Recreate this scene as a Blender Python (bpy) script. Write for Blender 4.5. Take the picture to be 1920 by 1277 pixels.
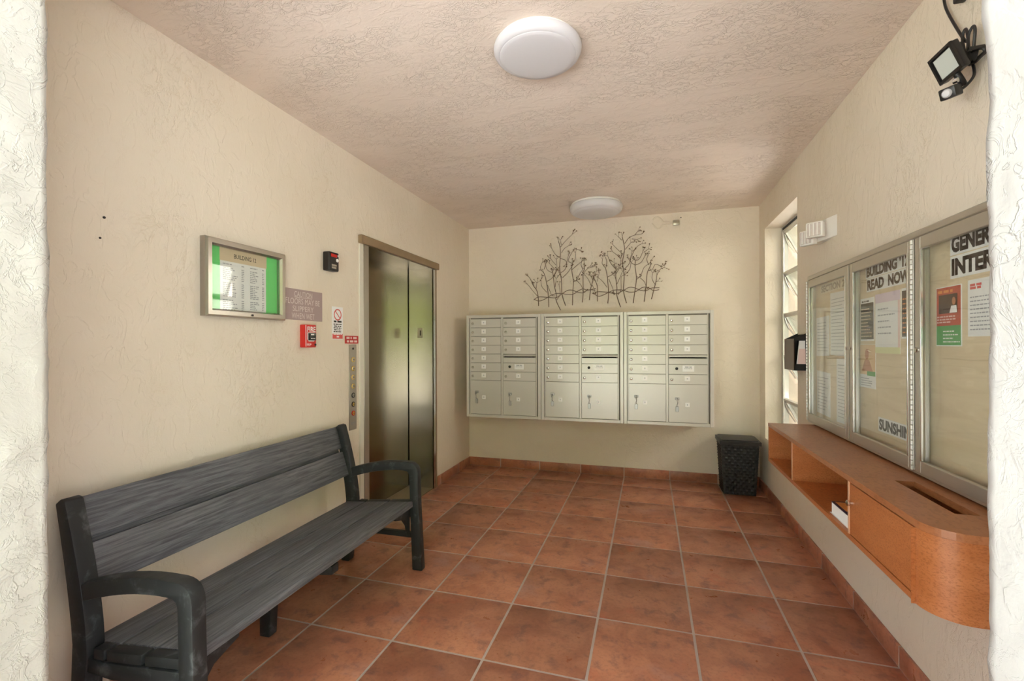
import bpy, bmesh, math, random
from mathutils import Vector, Matrix, noise

# ------------------------------------------------------------------ basics
for o in list(bpy.data.objects):
    bpy.data.objects.remove(o, do_unlink=True)
scene = bpy.context.scene
col = scene.collection
T = 0.4572                       # floor tile pitch (18 inch)
W, H = 3.053, 2.748              # lobby width and ceiling height
YI, YO = -4.197, -4.417          # inner / outer face of the front wall
OPL, OPR, OPT = 0.540, 2.454, 2.55   # opening in the front wall

# ------------------------------------------------------------------ camera
YAW, ROLL = 0.2909, -0.0029
fwd = Vector((-math.sin(YAW), math.cos(YAW), 0)); rgt = Vector((math.cos(YAW), math.sin(YAW), 0)); up = Vector((0, 0, 1))
r2 = rgt * math.cos(ROLL) + up * math.sin(ROLL); u2 = -rgt * math.sin(ROLL) + up * math.cos(ROLL)
cd = bpy.data.cameras.new('camera'); cam = bpy.data.objects.new('camera', cd); col.objects.link(cam)
m = Matrix((r2, u2, -fwd)).transposed().to_4x4(); m.translation = Vector((2.0132, -4.975, 1.3958)); cam.matrix_world = m
cd.sensor_width = 36; cd.lens = 856 / 1920 * 36; cd.shift_y = 8.11 / 1920; cd.clip_start = 0.02
scene.camera = cam

# ------------------------------------------------------------------ sky and exposure
wd = bpy.data.worlds.new('overcast_sky'); scene.world = wd; wd.use_nodes = True
bg = wd.node_tree.nodes['Background']; bg.inputs[0].default_value = (0.85, 0.91, 1.0, 1); bg.inputs[1].default_value = 0.9
sd = bpy.data.lights.new('sun', 'SUN'); sd.energy = 13.0; sd.angle = math.radians(1.5); sd.color = (.985, .962, .965)
sun = bpy.data.objects.new('sun', sd); col.objects.link(sun)
sun.rotation_euler = Vector((.66, -.08, -.74)).to_track_quat('-Z', 'Y').to_euler()     # from behind the building: lights the walk outside, never enters
vs = scene.view_settings
vs.view_transform = 'Standard'; vs.look = 'None'; vs.gamma = 1; vs.exposure = 2.30; vs.use_curve_mapping = False
scene.cycles.use_denoising = True
scene.cycles.max_bounces = 12; scene.cycles.diffuse_bounces = 9; scene.cycles.glossy_bounces = 6; scene.cycles.transparent_max_bounces = 16
scene.cycles.caustics_reflective = False; scene.cycles.caustics_refractive = False
scene.cycles.sample_clamp_indirect = 8

# ------------------------------------------------------------------ material helpers
def s2l(c):
    return tuple((v / 12.92 if v <= .04045 else ((v + .055) / 1.055) ** 2.4) for v in c)
def rgb(r, g, b): return s2l((r / 255, g / 255, b / 255)) + (1,)
class N:
    def __init__(s, name):
        s.m = bpy.data.materials.new(name); s.m.use_nodes = True; s.t = s.m.node_tree; s.b = s.t.nodes['Principled BSDF']; s.out = s.t.nodes['Material Output']
    def n(s, typ, **kw):
        nd = s.t.nodes.new(typ)
        for k, v in kw.items():
            if hasattr(nd, k): setattr(nd, k, v)
        return nd
    def l(s, a, b): s.t.links.new(a, b)
    def math(s, op, a, b=None, c=None):
        nd = s.n('ShaderNodeMath', operation=op)
        for i, v in enumerate((a, b, c)):
            if v is None: continue
            if isinstance(v, (int, float)): nd.inputs[i].default_value = v
            else: s.l(v, nd.inputs[i])
        return nd.outputs[0]
    def coords(s, scale=(1, 1, 1), world=True):
        if world: src = s.n('ShaderNodeNewGeometry').outputs['Position']
        else: src = s.n('ShaderNodeTexCoord').outputs['Object']
        mp = s.n('ShaderNodeMapping'); mp.inputs['Scale'].default_value = scale; s.l(src, mp.inputs[0]); return mp.outputs[0]
    def noise(s, vec, scale, detail=4, rough=.5, dist=0):
        nd = s.n('ShaderNodeTexNoise'); s.l(vec, nd.inputs['Vector']); nd.inputs['Scale'].default_value = scale
        nd.inputs['Detail'].default_value = detail; nd.inputs['Roughness'].default_value = rough; nd.inputs['Distortion'].default_value = dist
        return nd.outputs['Fac']
    def rng(s, v, a, b, c=0, d=1, smooth=True):
        nd = s.n('ShaderNodeMapRange'); nd.interpolation_type = 'SMOOTHSTEP' if smooth else 'LINEAR'; s.l(v, nd.inputs[0])
        for i, q in enumerate((a, b, c, d)): nd.inputs[i + 1].default_value = q
        return nd.outputs[0]
    def mix(s, f, a, b):
        nd = s.n('ShaderNodeMix', data_type='RGBA')
        if isinstance(f, (int, float)): nd.inputs[0].default_value = f
        else: s.l(f, nd.inputs[0])
        for i, v in ((6, a), (7, b)):
            if isinstance(v, tuple): nd.inputs[i].default_value = v
            else: s.l(v, nd.inputs[i])
        return nd.outputs[2]
    def bump(s, h, strength, dist):
        nd = s.n('ShaderNodeBump'); nd.inputs['Strength'].default_value = strength; nd.inputs['Distance'].default_value = dist
        s.l(h, nd.inputs['Height']); s.l(nd.outputs[0], s.b.inputs['Normal']); return nd
    def base(s, c):
        if isinstance(c, tuple): s.b.inputs['Base Color'].default_value = c
        else: s.l(c, s.b.inputs['Base Color'])
    def p(s, rough=.5, metal=0, spec=.5):
        s.b.inputs['Roughness'].default_value = rough; s.b.inputs['Metallic'].default_value = metal; s.b.inputs['Specular IOR Level'].default_value = spec; return s.m

def flat(name, c, rough=.5, metal=0, spec=.5, var=.06, sc=9):
    """plain paint / plastic / metal with a slight procedural unevenness"""
    q = N(name); v = q.noise(q.coords(), sc, 3); d = tuple(max(0, x * (1 - var)) for x in c[:3]) + (1,); e = tuple(min(1, x * (1 + var)) for x in c[:3]) + (1,)
    q.base(q.mix(v, d, e)); return q.p(rough, metal, spec)

def stucco(name, c, c2, stretch=(1, 1, 1), ridge=5, rs=.5, fine=60, dist=.004, mask=(.42, .6), stain=None):
    q = N(name); v = q.coords(stretch)
    a = q.noise(v, ridge, 5, .55, 1.2)
    rid = q.rng(q.math('ABSOLUTE', q.math('SUBTRACT', a, .5)), 0, .035, 1, 0)
    b = q.noise(v, ridge * 2.3, 4, .6, .8)
    rid2 = q.rng(q.math('ABSOLUTE', q.math('SUBTRACT', b, .52)), 0, .03, .7, 0)
    mk = q.rng(q.noise(v, 2.2, 2), mask[0], mask[1])
    rr = q.math('MULTIPLY', q.math('ADD', rid, rid2), mk)
    pl = q.rng(a, .5, .56, 0, .8)
    fn = q.noise(v, fine, 3, .6)
    h = q.math('ADD', q.math('MULTIPLY', rr, rs), q.math('ADD', q.math('MULTIPLY', fn, .35), q.math('MULTIPLY', pl, .4)))
    q.bump(h, 1.0, dist)
    tone = q.noise(q.coords(), 1.3, 4)
    cc = q.mix(q.rng(tone, .35, .7), c, c2)
    if stain:
        cc = q.mix(q.math('MULTIPLY', q.rng(rid, .75, 1), q.math('MULTIPLY', mk, .35)), cc, stain)
    q.base(cc); return q.p(.85, 0, .25)

M = {}
M['wall'] = stucco('cream_stucco', rgb(231, 221, 206), rgb(226, 215, 198), (1, 1, .55), 12, .38, 65, .0024, (.45, .62), rgb(206, 188, 160))
M['wall_back'] = stucco('cream_fine_stucco', rgb(233, 223, 209), rgb(228, 217, 201), (1, 1, 1), 9, .25, 75, .0028)
M['ceil'] = stucco('ceiling_knockdown', rgb(236, 223, 212), rgb(229, 215, 203), (1, 1.7, 1), 9, .9, 55, .0019, (.36, .55))
M['ext'] = stucco('white_rough_stucco', rgb(206, 205, 202), rgb(198, 196, 191), (1, 1, 1), 9, .45, 60, .0024)
def tile_mat(name, shift=0):
    q = N(name); v = q.coords()
    oi = q.n('ShaderNodeObjectInfo')
    off = q.n('ShaderNodeVectorMath', operation='ADD'); q.l(v, off.inputs[0])
    sc = q.math('MULTIPLY', oi.outputs['Random'], 37.0); cb = q.n('ShaderNodeCombineXYZ'); q.l(sc, cb.inputs[0]); q.l(sc, cb.inputs[1]); q.l(cb.outputs[0], off.inputs[1]); vv = off.outputs[0]
    a = q.noise(vv, 5, 5, .6, .6); b = q.noise(vv, 11, 5, .65, .3); f = q.noise(vv, 60, 3, .6)
    c = q.mix(q.rng(a, .33, .66), rgb(166, 106, 82), rgb(190, 130, 102))
    c = q.mix(q.math('MULTIPLY', q.rng(b, .50, .70), .8), c, rgb(134, 92, 84))
    c = q.mix(q.math('MULTIPLY', q.rng(q.noise(vv, 3.1, 4, .6, .5), .56, .74), .7), c, rgb(192, 108, 80))
    c = q.mix(q.math('MULTIPLY', q.rng(q.noise(vv, 2.3, 5, .65), .56, .72), .5), c, rgb(178, 138, 130))
    c = q.mix(q.math('MULTIPLY', q.rng(f, .45, .75), .3), c, rgb(116, 74, 60))
    hs = q.n('ShaderNodeHueSaturation'); q.l(c, hs.inputs['Color']); q.l(q.rng(oi.outputs['Random'], 0, 1, .84, 1.16, False), hs.inputs['Value'])
    q.base(hs.outputs[0]); q.bump(q.math('ADD', a, q.math('MULTIPLY', f, .3)), .25, .002)
    q.l(q.rng(b, .3, .7, .27, .43), q.b.inputs['Roughness']); q.b.inputs['Specular IOR Level'].default_value = .45
    return q.m
M['tile'] = tile_mat('terracotta_tile')
M['grout'] = flat('grout', rgb(188, 172, 165), .9, 0, .2, .12, 20)
M['concrete'] = flat('concrete', rgb(206, 206, 204), .9, 0, .3, .08, 3)
M['lawn'] = flat('lawn', rgb(146, 158, 104), .95, 0, .2, .25, 5)
M['leaf'] = flat('leaf', rgb(150, 164, 88), .6, 0, .3, .3, 2)
M['bark'] = flat('bark', rgb(104, 86, 66), .9, 0, .2, .2, 6)

def brushed(name, c, rough, axis):
    q = N(name); sc = [1.2, 1.2, 1.2]; sc[axis] = 240
    v = q.coords(tuple(sc)); a = q.noise(v, 1.0, 3, .6); w = q.noise(q.coords(), 1.6, 3)
    d = tuple(x * .8 for x in c[:3]) + (1,)
    q.base(q.mix(q.math('ADD', q.math('MULTIPLY', a, .5), q.math('MULTIPLY', w, .5)), d, c))
    q.l(q.rng(w, .3, .7, rough * .85, rough * 1.25), q.b.inputs['Roughness']); q.bump(a, .04, .001)
    q.b.inputs['Metallic'].default_value = 1; return q.m
M['steel_door'] = brushed('brown_reflection_steel', rgb(142, 128, 104), .22, 2)  # brown mirrored from the surroundings is put into the plain steel's colour
M['steel'] = brushed('brushed_steel', rgb(222, 226, 232), .2, 2)
M['steel_dull'] = brushed('dull_steel', rgb(190, 184, 172), .4, 1)
M['alum'] = flat('anodised_aluminium', rgb(196, 190, 178), .38, .75, .5, .04, 6)
M['alum_bright'] = flat('bright_aluminium', rgb(226, 224, 220), .25, .9, .5, .03, 6)
M['frame_metal'] = flat('satin_grey_frame', rgb(176, 168, 160), .24, .9, .5, .05, 6)
M['key_metal'] = flat('worn_key_metal', rgb(186, 186, 188), .4, .7, .5, .15, 40)
M['tag_ink'] = flat('tag_ink', rgb(204, 206, 212), .8, 0, .2)
M['hinge'] = flat('white_hinge', rgb(232, 228, 222), .4, .2)
M['chrome'] = flat('chrome', rgb(225, 225, 225), .12, 1, .5, .02)
M['brass'] = flat('brass_button', rgb(214, 184, 96), .3, .6)
M['black'] = flat('black_plastic', rgb(30, 28, 28), .4, 0, .5, .15, 12)
M['black_matte'] = flat('black_matte', rgb(34, 34, 36), .5, 0, .4, .2, 12)
M['dark'] = flat('dark_void', rgb(14, 12, 10), .9, 0, .1)
M['white'] = flat('white_plastic', rgb(238, 236, 232), .45, 0, .5, .02)
M['lamp_white'] = flat('lamp_opal', rgb(216, 215, 220), .4, 0, .5, .02)
M['paper'] = flat('white_paper', rgb(240, 240, 240), .8, 0, .2, .02)
M['tag_white'] = flat('white_tag', rgb(252, 252, 252), .3, 0, .6, .01)
M['tan_paper'] = flat('tan_paper', rgb(222, 202, 172), .8, 0, .2, .03)
M['green_paper'] = flat('green_paper', rgb(112, 226, 128), .7, 0, .2, .05, 4)
M['ink'] = flat('grey_ink', rgb(166, 168, 174), .8, 0, .2)
M['ink_dark'] = flat('dark_ink', rgb(58, 54, 52), .8, 0, .2)
M['ink_brown'] = flat('brown_letter_ink', rgb(92, 70, 56), .8, 0, .2, .35, 30)
M['ink_black'] = flat('black_letter_ink', rgb(50, 36, 32), .8, 0, .2, .4, 40)
M['red'] = flat('red_paint', rgb(206, 40, 34), .35, 0, .5, .05)
M['red_sign'] = flat('red_sign', rgb(190, 40, 34), .5, 0, .4, .05)
M['pink_red'] = flat('faded_red', rgb(214, 92, 88), .5, 0, .4, .05)
M['mauve'] = flat('mauve_sign', rgb(168, 148, 146), .55, 0, .4, .04)
M['mauve_text'] = flat('pale_sign_text', rgb(214, 202, 198), .55, 0, .4, .04)
M['mail'] = flat('mailbox_paint', rgb(214, 211, 204), .28, .1, .5, .02, 4)
M['mail_gap'] = flat('mailbox_shadow_gap', rgb(120, 114, 104), .6)
M['brown_metal'] = flat('brown_painted_metal', rgb(150, 128, 100), .45, .2, .5, .1, 14)
M['white_trim'] = flat('white_painted_trim', rgb(222, 218, 206), .6, 0, .4, .05, 10)
M['bronze_wire'] = flat('bronze_wire', rgb(118, 98, 80), .4, .7, .5, .25, 30)
M['bud'] = flat('bronze_bud', rgb(160, 140, 118), .25, .8, .5, .2, 40)
M['pink'] = flat('pink_paper', rgb(234, 206, 202), .8, 0, .2)
M['window_metal'] = flat('window_aluminium', rgb(206, 202, 196), .3, .7, .5, .08, 14)

def wood(name, c1, c2, c3, flake, rough=.42):
    q = N(name); v = q.coords(); a = q.noise(q.coords(flake), 1.0, 4, .6, .4); b = q.noise(q.coords((3, 3, 14)), 1.2, 4, .6, .6)
    c = q.mix(q.rng(b, .3, .7), c1, c2); c = q.mix(q.math('MULTIPLY', q.rng(a, .48, .64), .65), c, c3)
    q.base(c); q.bump(a, .08, .001); return q.p(rough, 0, .5)
M['wood'] = wood('orange_flake_wood', rgb(190, 120, 72), rgb(176, 106, 58), rgb(146, 82, 42), (130, 130, 260))
M['wood_top'] = wood('brown_wood_top', rgb(178, 118, 78), rgb(166, 106, 68), rgb(146, 90, 54), (90, 40, 90), .32)
M['wood_in'] = wood('orange_inner_wood', rgb(190, 112, 60), rgb(176, 98, 50), rgb(150, 78, 36), (70, 70, 70), .5)
def plank(name, ax):
    q = N(name); sc = [60, 60, 60]; sc[ax] = 2.4; v = q.coords(tuple(sc)); a = q.noise(v, 1.6, 5, .65, .5); b = q.noise(v, 5, 3, .6)
    w = q.noise(q.coords((2, 2, 2)), 1.5, 4, .6)
    c = q.mix(q.rng(a, .3, .72), rgb(74, 76, 82), rgb(120, 121, 127)); c = q.mix(q.math('MULTIPLY', q.rng(w, .5, .7), .5), c, rgb(96, 97, 103)); c = q.mix(q.math('MULTIPLY', q.rng(b, .55, .75), .5), c, rgb(56, 57, 62))
    q.base(c); q.bump(a, .35, .002); return q.p(.55, 0, .4)
M['plank'] = plank('weathered_grey_plank', 1)
def frame_mat():
    q = N('weathered_black_frame'); v = q.coords(); a = q.noise(v, 14, 5, .65, .5)
    q.base(q.mix(q.rng(a, .52, .8), rgb(38, 40, 43), rgb(96, 100, 104))); q.bump(q.noise(v, 70, 3), .2, .001); return q.p(.5, 0, .4)
M['bench_frame'] = frame_mat()
def ply():
    q = N('tan_plywood'); a = q.noise(q.coords((1, 1.6, 12)), 1.4, 4, .6, 1.0); q.base(q.mix(q.rng(a, .3, .7), rgb(230, 212, 182), rgb(218, 198, 166))); return q.p(.6, 0, .3)
M['ply'] = ply()
def glass(name, tint=(1, 1, 1), wave=.0):
    q = N(name); t = q.t; t.nodes.remove(q.b)
    tr = q.n('ShaderNodeBsdfTransparent'); tr.inputs[0].default_value = tint + (1,)
    gl = q.n('ShaderNodeBsdfGlossy'); gl.inputs['Roughness'].default_value = .03
    lw = q.n('ShaderNodeLayerWeight'); lw.inputs[0].default_value = .5
    fr = q.math('ADD', q.math('MULTIPLY', q.math('POWER', lw.outputs['Facing'], 5.0), .9), .05)
    if wave:
        bp = q.n('ShaderNodeBump'); bp.inputs['Strength'].default_value = wave; bp.inputs['Distance'].default_value = .01; q.l(q.noise(q.coords((1, 1, 3)), 2.5, 1), bp.inputs['Height']); q.l(bp.outputs[0], gl.inputs['Normal'])
    mx = q.n('ShaderNodeMixShader'); q.l(fr, mx.inputs[0]); q.l(tr.outputs[0], mx.inputs[1]); q.l(gl.outputs[0], mx.inputs[2]); q.l(mx.outputs[0], q.out.inputs[0]); return q.m
M['glass'] = glass('clear_glass', (.97, .98, .97), .12)
M['win_glass'] = glass('window_glass', (.80, .84, .83))

# ------------------------------------------------------------------ mesh helpers
WL = {}                                   # world location of every object built here
def wloc(o): return WL.get(o.name, Vector((0, 0, 0)))
def tag(o, label=None, cat=None, group=None, kind=None):
    if label: o['label'] = label
    if cat: o['category'] = cat
    if group: o['group'] = group
    if kind: o['kind'] = kind
    return o
def thing(name, loc, label, cat, group=None, kind=None):
    o = bpy.data.objects.new(name, None); col.objects.link(o); o.location = loc; o.empty_display_size = .05
    WL[o.name] = Vector(loc); return tag(o, label, cat, group, kind)
class MB:
    """collects shapes in world coordinates and links them as ONE mesh object"""
    def __init__(s): s.bm = bmesh.new()
    def box(s, x0, x1, y0, y1, z0, z1, bev=0, seg=1):
        b = bmesh.new(); r = bmesh.ops.create_cube(b, size=1)
        for v in b.verts: v.co = Vector(((x0 + x1) / 2 + v.co.x * (x1 - x0), (y0 + y1) / 2 + v.co.y * (y1 - y0), (z0 + z1) / 2 + v.co.z * (z1 - z0)))
        if bev: bmesh.ops.bevel(b, geom=b.edges[:], offset=bev, segments=seg, affect='EDGES', profile=.5)
        return s.add(b)
    def add(s, b, mat=None):
        if mat is not None: bmesh.ops.transform(b, matrix=mat, verts=b.verts[:])
        me = bpy.data.meshes.new('t'); b.to_mesh(me); b.free(); s.bm.from_mesh(me); bpy.data.meshes.remove(me); return s
    def obox(s, c, u, v, n, bev=0, seg=1):
        """box with half-axes u, v, n around centre c"""
        b = bmesh.new(); bmesh.ops.create_cube(b, size=2)
        if bev:
            for q in b.verts: q.co = Vector((q.co.x * Vector(u).length, q.co.y * Vector(v).length, q.co.z * Vector(n).length))
            bmesh.ops.bevel(b, geom=b.edges[:], offset=bev, segments=seg, affect='EDGES', profile=.5)
            u, v, n = Vector(u).normalized(), Vector(v).normalized(), Vector(n).normalized()
        mt = Matrix((Vector(u), Vector(v), Vector(n))).transposed().to_4x4(); mt.translation = Vector(c); return s.add(b, mt)
    def prism(s, pts, d, bev=0, seg=2):
        """polygon (world points, planar) extruded by the vector d"""
        b = bmesh.new(); vs_ = [b.verts.new(p) for p in pts]; f = b.faces.new(vs_)
        e = bmesh.ops.extrude_face_region(b, geom=[f]); vv = [g for g in e['geom'] if isinstance(g, bmesh.types.BMVert)]
        bmesh.ops.translate(b, verts=vv, vec=Vector(d)); bmesh.ops.recalc_face_normals(b, faces=b.faces[:])
        if bev: bmesh.ops.bevel(b, geom=b.edges[:], offset=bev, segments=seg, affect='EDGES', profile=.5)
        return s.add(b)
    def quad(s, pts):
        b = bmesh.new(); b.faces.new([b.verts.new(p) for p in pts]); return s.add(b)
    def tube(s, pts, r, n=6, r_end=None):
        b = bmesh.new(); pts = [Vector(p) for p in pts]; rings = []; k = len(pts); ref = None
        for i, p in enumerate(pts):
            t = (pts[min(i + 1, k - 1)] - pts[max(i - 1, 0)])
            if t.length < 1e-9: t = Vector((0, 0, 1))
            t.normalize()
            if ref is None: ref = t.orthogonal().normalized()
            ref = (ref - t * ref.dot(t)); ref = ref.normalized() if ref.length > 1e-6 else t.orthogonal().normalized()
            w = t.cross(ref); rr = r if r_end is None else r + (r_end - r) * i / max(1, k - 1)
            rings.append([b.verts.new(p + (ref * math.cos(a) + w * math.sin(a)) * rr) for a in [2 * math.pi * j / n for j in range(n)]])
        for i in range(k - 1):
            for j in range(n): b.faces.new((rings[i][j], rings[i][(j + 1) % n], rings[i + 1][(j + 1) % n], rings[i + 1][j]))
        b.faces.new(rings[0][::-1]); b.faces.new(rings[-1]); return s.add(b)
    def cyl(s, c, axis, r, h, n=24, bev=0):
        a = Vector(axis).normalized(); return s.tube([Vector(c), Vector(c) + a * h], r, n)
    def lathe(s, c, axis, prof, n=48):
        """profile of (radius, height along axis)"""
        b = bmesh.new(); a = Vector(axis).normalized(); u = a.orthogonal().normalized(); w = a.cross(u); rings = []
        for (r, h) in prof:
            if r < 1e-6: rings.append([b.verts.new(Vector(c) + a * h)])
            else: rings.append([b.verts.new(Vector(c) + a * h + (u * math.cos(q) + w * math.sin(q)) * r) for q in [2 * math.pi * j / n for j in range(n)]])
        for i in range(len(rings) - 1):
            A, B = rings[i], rings[i + 1]
            for j in range(n):
                if len(A) == 1 and len(B) == 1: continue
                if len(A) == 1: b.faces.new((A[0], B[(j + 1) % n], B[j]))
                elif len(B) == 1: b.faces.new((A[j], A[(j + 1) % n], B[0]))
                else: b.faces.new((A[j], A[(j + 1) % n], B[(j + 1) % n], B[j]))
        bmesh.ops.recalc_face_normals(b, faces=b.faces[:]); return s.add(b)
    def sphere(s, c, r, seg=8):
        b = bmesh.new(); bmesh.ops.create_icosphere(b, subdivisions=1 if seg <= 8 else 2, radius=r); return s.add(b, Matrix.Translation(Vector(c)))
    def build(s, name, mat, parent=None, smooth=False, origin=None):
        me = bpy.data.meshes.new(name); vs_ = s.bm.verts
        lo = Vector([min(v.co[i] for v in vs_) for i in range(3)]); hi = Vector([max(v.co[i] for v in vs_) for i in range(3)])
        og = Vector(origin) if origin else Vector(((lo.x + hi.x) / 2, (lo.y + hi.y) / 2, lo.z))
        bmesh.ops.translate(s.bm, verts=list(vs_), vec=-og)
        s.bm.to_mesh(me); s.bm.free(); me.materials.append(M[mat] if isinstance(mat, str) else mat)
        if smooth:
            for p in me.polygons: p.use_smooth = True
            me.set_sharp_from_angle(angle=math.radians(40)) if hasattr(me, 'set_sharp_from_angle') else None
        o = bpy.data.objects.new(name, me); col.objects.link(o); WL[o.name] = og
        if parent is not None: o.parent = parent; o.location = og - wloc(parent)
        else: o.location = og
        return o
def box(name, mat, parent, x0, x1, y0, y1, z0, z1, bev=0, seg=1): return MB().box(x0, x1, y0, y1, z0, z1, bev, seg).build(name, mat, parent, smooth=bev > 0)
def text(name, body, c, u, v, w, h, mat, parent, bold=0.0, ext=.0006):
    """flat lettering centred on c, u = reading direction, v = up, fitted into w x h"""
    cu = bpy.data.curves.new(name, 'FONT'); cu.body = body; cu.align_x = 'CENTER'; cu.size = 1; cu.offset = bold; cu.space_line = .95; cu.resolution_u = 3
    t = bpy.data.objects.new(name, cu); col.objects.link(t); bpy.context.view_layer.update()
    me = bpy.data.meshes.new_from_object(t.evaluated_get(bpy.context.evaluated_depsgraph_get())); bpy.data.objects.remove(t, do_unlink=True); bpy.data.curves.remove(cu)
    xs = [q.co.x for q in me.vertices]; ys = [q.co.y for q in me.vertices]; x0, x1, y0, y1 = min(xs), max(xs), min(ys), max(ys)
    u, v = Vector(u), Vector(v); n = u.cross(v); b = bmesh.new(); b.from_mesh(me); bpy.data.meshes.remove(me)
    for q in b.verts: q.co = Vector(c) + u * ((q.co.x - (x0 + x1) / 2) / (x1 - x0) * w) + v * ((q.co.y - (y0 + y1) / 2) / (y1 - y0) * h) + n * ext
    k = MB(); k.add(b); return k.build(name, mat, parent)
def marks(name, rows, c, u, v, mat, parent, seed=0, ext=.0008):
    """print too small to read: rows of (offset along u, offset along v, length, height), broken into word-like dashes"""
    rd = random.Random(seed); u, v = Vector(u), Vector(v); n = u.cross(v); k = MB()
    for (a, b_, L, h) in rows:
        q = a
        while q < a + L - 1e-6:
            wl = min(rd.uniform(h * 1.6, h * 4.5), a + L - q); p = Vector(c) + u * q + v * b_ + n * ext
            k.quad([p, p + u * wl, p + u * wl + v * h, p + v * h]); q += wl + h * .7
    return k.build(name, mat, parent)
LU, LV = (0, 1, 0), (0, 0, 1)       # reading axes on the left wall
RU, RV = (0, -1, 0), (0, 0, 1)      # on the right wall
BU, BV = (1, 0, 0), (0, 0, 1)       # on the back wall

# ================================================================== THE SETTING
def struct(o, label, cat): return tag(o, label, cat, kind='structure')
k = MB(); OY0, OY1, OZ = -2.07, -0.905, 2.15            # rough opening of the lift in the left wall
k.box(-.30, 0, YO, OY0, -.1, H); k.box(-.30, 0, OY1, .2, -.1, H); k.box(-.30, 0, OY0, OY1, OZ, H)
struct(k.build('wall_left', 'wall'), 'cream stucco side wall with the lift doorway', 'wall')
WY0, WY1, WZ0, WZ1 = -1.19, -.22, .52, 2.47             # window recess in the right wall
k = MB(); k.box(W, W + .30, YO, WY0, -.1, H); k.box(W, W + .30, WY1, .2, -.1, H); k.box(W, W + .30, WY0, WY1, -.1, WZ0); k.box(W, W + .30, WY0, WY1, WZ1, H)
struct(k.build('wall_right', 'wall'), 'cream stucco side wall with notice board and window recess', 'wall')
struct(box('wall_back', 'wall_back', None, 0, W, 0, .2, -.1, H), 'cream back wall behind the mailboxes', 'wall')
struct(box('ceiling', 'ceil', None, -.3, W + .3, YI, .2, H, H + .2), 'pinkish beige ceiling with rough trowelled plaster', 'ceiling')

def rough_pier(k, x0, x1, y0, y1, z0, z1, st=.014, amp=.0045):
    per = []
    def side(ax, ay, bx, by, nx, ny):
        n = max(2, round(math.hypot(bx - ax, by - ay) / st))
        for i in range(n): per.append((ax + (bx - ax) * i / n, ay + (by - ay) * i / n, nx, ny))
    side(x0, y0, x1, y0, 0, -1); side(x1, y0, x1, y1, 1, 0); side(x1, y1, x0, y1, 0, 1); side(x0, y1, x0, y0, -1, 0)
    nz = round((z1 - z0) / st); b = bmesh.new(); rings = []
    for j in range(nz + 1):
        z = z0 + (z1 - z0) * j / nz; ring = []
        for (x, y, nx, ny) in per:
            p = Vector((x, y, z)); a = noise.fractal(p * 9, 1.0, 2.0, 4); r = noise.noise(p * 17 + Vector((7, 1, 3)))
            lump = max(0, r - .12) * 1.6; g = noise.noise(p * 60) * .25
            d = amp * (a * .9 + lump + g)
            ring.append(b.verts.new((x + nx * d, y + ny * d, z)))
        rings.append(ring)
    n = len(per)
    for j in range(nz):
        for i in range(n): b.faces.new((rings[j][i], rings[j][(i + 1) % n], rings[j + 1][(i + 1) % n], rings[j + 1][i]))
    b.faces.new(rings[-1]); b.faces.new(rings[0][::-1]); k.add(b)
k = MB(); rough_pier(k, -.35, OPL, YO, YI, -.1, H); rough_pier(k, OPR, W + .35, YO, YI, -.1, H); k.box(OPL - .02, OPR + .02, YO, YI, OPT, H)
o = struct(k.build('wall_front', 'ext'), 'rough white stucco entrance piers at the picture edges', 'wall')
for p in o.data.polygons: p.use_smooth = True

# floor: grout bed with one object per tile
floor = struct(box('floor', 'grout', None, 0, W, YO, 0, -.1, -.0025), 'terracotta tiled floor with pale grout', 'floor')
XL = [0] + [(i + .849) * T for i in range(6)] + [W]; YL = [0] + [(-r + .2815) * T for r in range(1, 10)] + [YO]
G = .0058; full = None; random.seed(4)
def tile_at(x0, x1, y0, y1, z0, z1, parent, name, bev=.0022):
    return MB().box(x0, x1, y0, y1, z0, z1, bev, 2).build(name, 'tile', parent, smooth=True)
for i in range(len(XL) - 1):
    for j in range(len(YL) - 1):
        x0, x1 = XL[i] + (G if i else .001), XL[i + 1] - (G if i < len(XL) - 2 else .001); y1, y0 = YL[j] - (G if j else .001), YL[j + 1] + (G if j < len(YL) - 2 else .001)
        isfull = 0 < i < len(XL) - 2 and 0 < j < len(YL) - 2
        if isfull and full is not None:
            o = full.copy(); col.objects.link(o); o.parent = floor; o.location = Vector(((x0 + x1) / 2, (y0 + y1) / 2, -.009 + random.uniform(-.0005, .0004))) - wloc(floor)
        else:
            o = tile_at(x0, x1, y0, y1, -.009, 0, floor, 'floor_tile')
            if isfull: full = o
# skirting of cut tiles
BH = .094; BT = .012
def skirt(name, label, axis, fixed, a0, a1, cuts):
    """axis 0: runs along x on the back wall; axis 1: along y on a side wall"""
    sgn = fixed[1]; f = fixed[0]; lo, hi = sorted((f, f + sgn * BT * .90))
    kk = MB(); kk.box(a0, a1, lo, hi, 0, BH - .001) if axis == 0 else kk.box(lo, hi, a0, a1, 0, BH - .001)
    root = struct(kk.build(name, 'grout'), label, 'baseboard'); lo, hi = sorted((f, f + sgn * BT)); cs = [a0] + [c for c in cuts if a0 + .01 < c < a1 - .01] + [a1]
    for p, q in zip(cs[:-1], cs[1:]):
        p2, q2 = p + (.004 if p != a0 else 0), q - (.004 if q != a1 else 0)
        if axis == 0: tile_at(p2, q2, lo, hi, .002, BH, root, 'baseboard_tile', .0018)
        else: tile_at(lo, hi, p2, q2, .002, BH, root, 'baseboard_tile', .0018)
skirt('baseboard_back', 'terracotta tile skirting along the back wall', 0, (0, -1), .0, W, XL[1:-1])
ys = sorted(YL[1:-1])
skirt('baseboard_left', 'short terracotta tile skirting between lift and back corner', 1, (0, 1), -.868, -.013, ys)
skirt('baseboard_left', 'terracotta tile skirting behind the bench', 1, (0, 1), YI, -2.125, ys)
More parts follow.
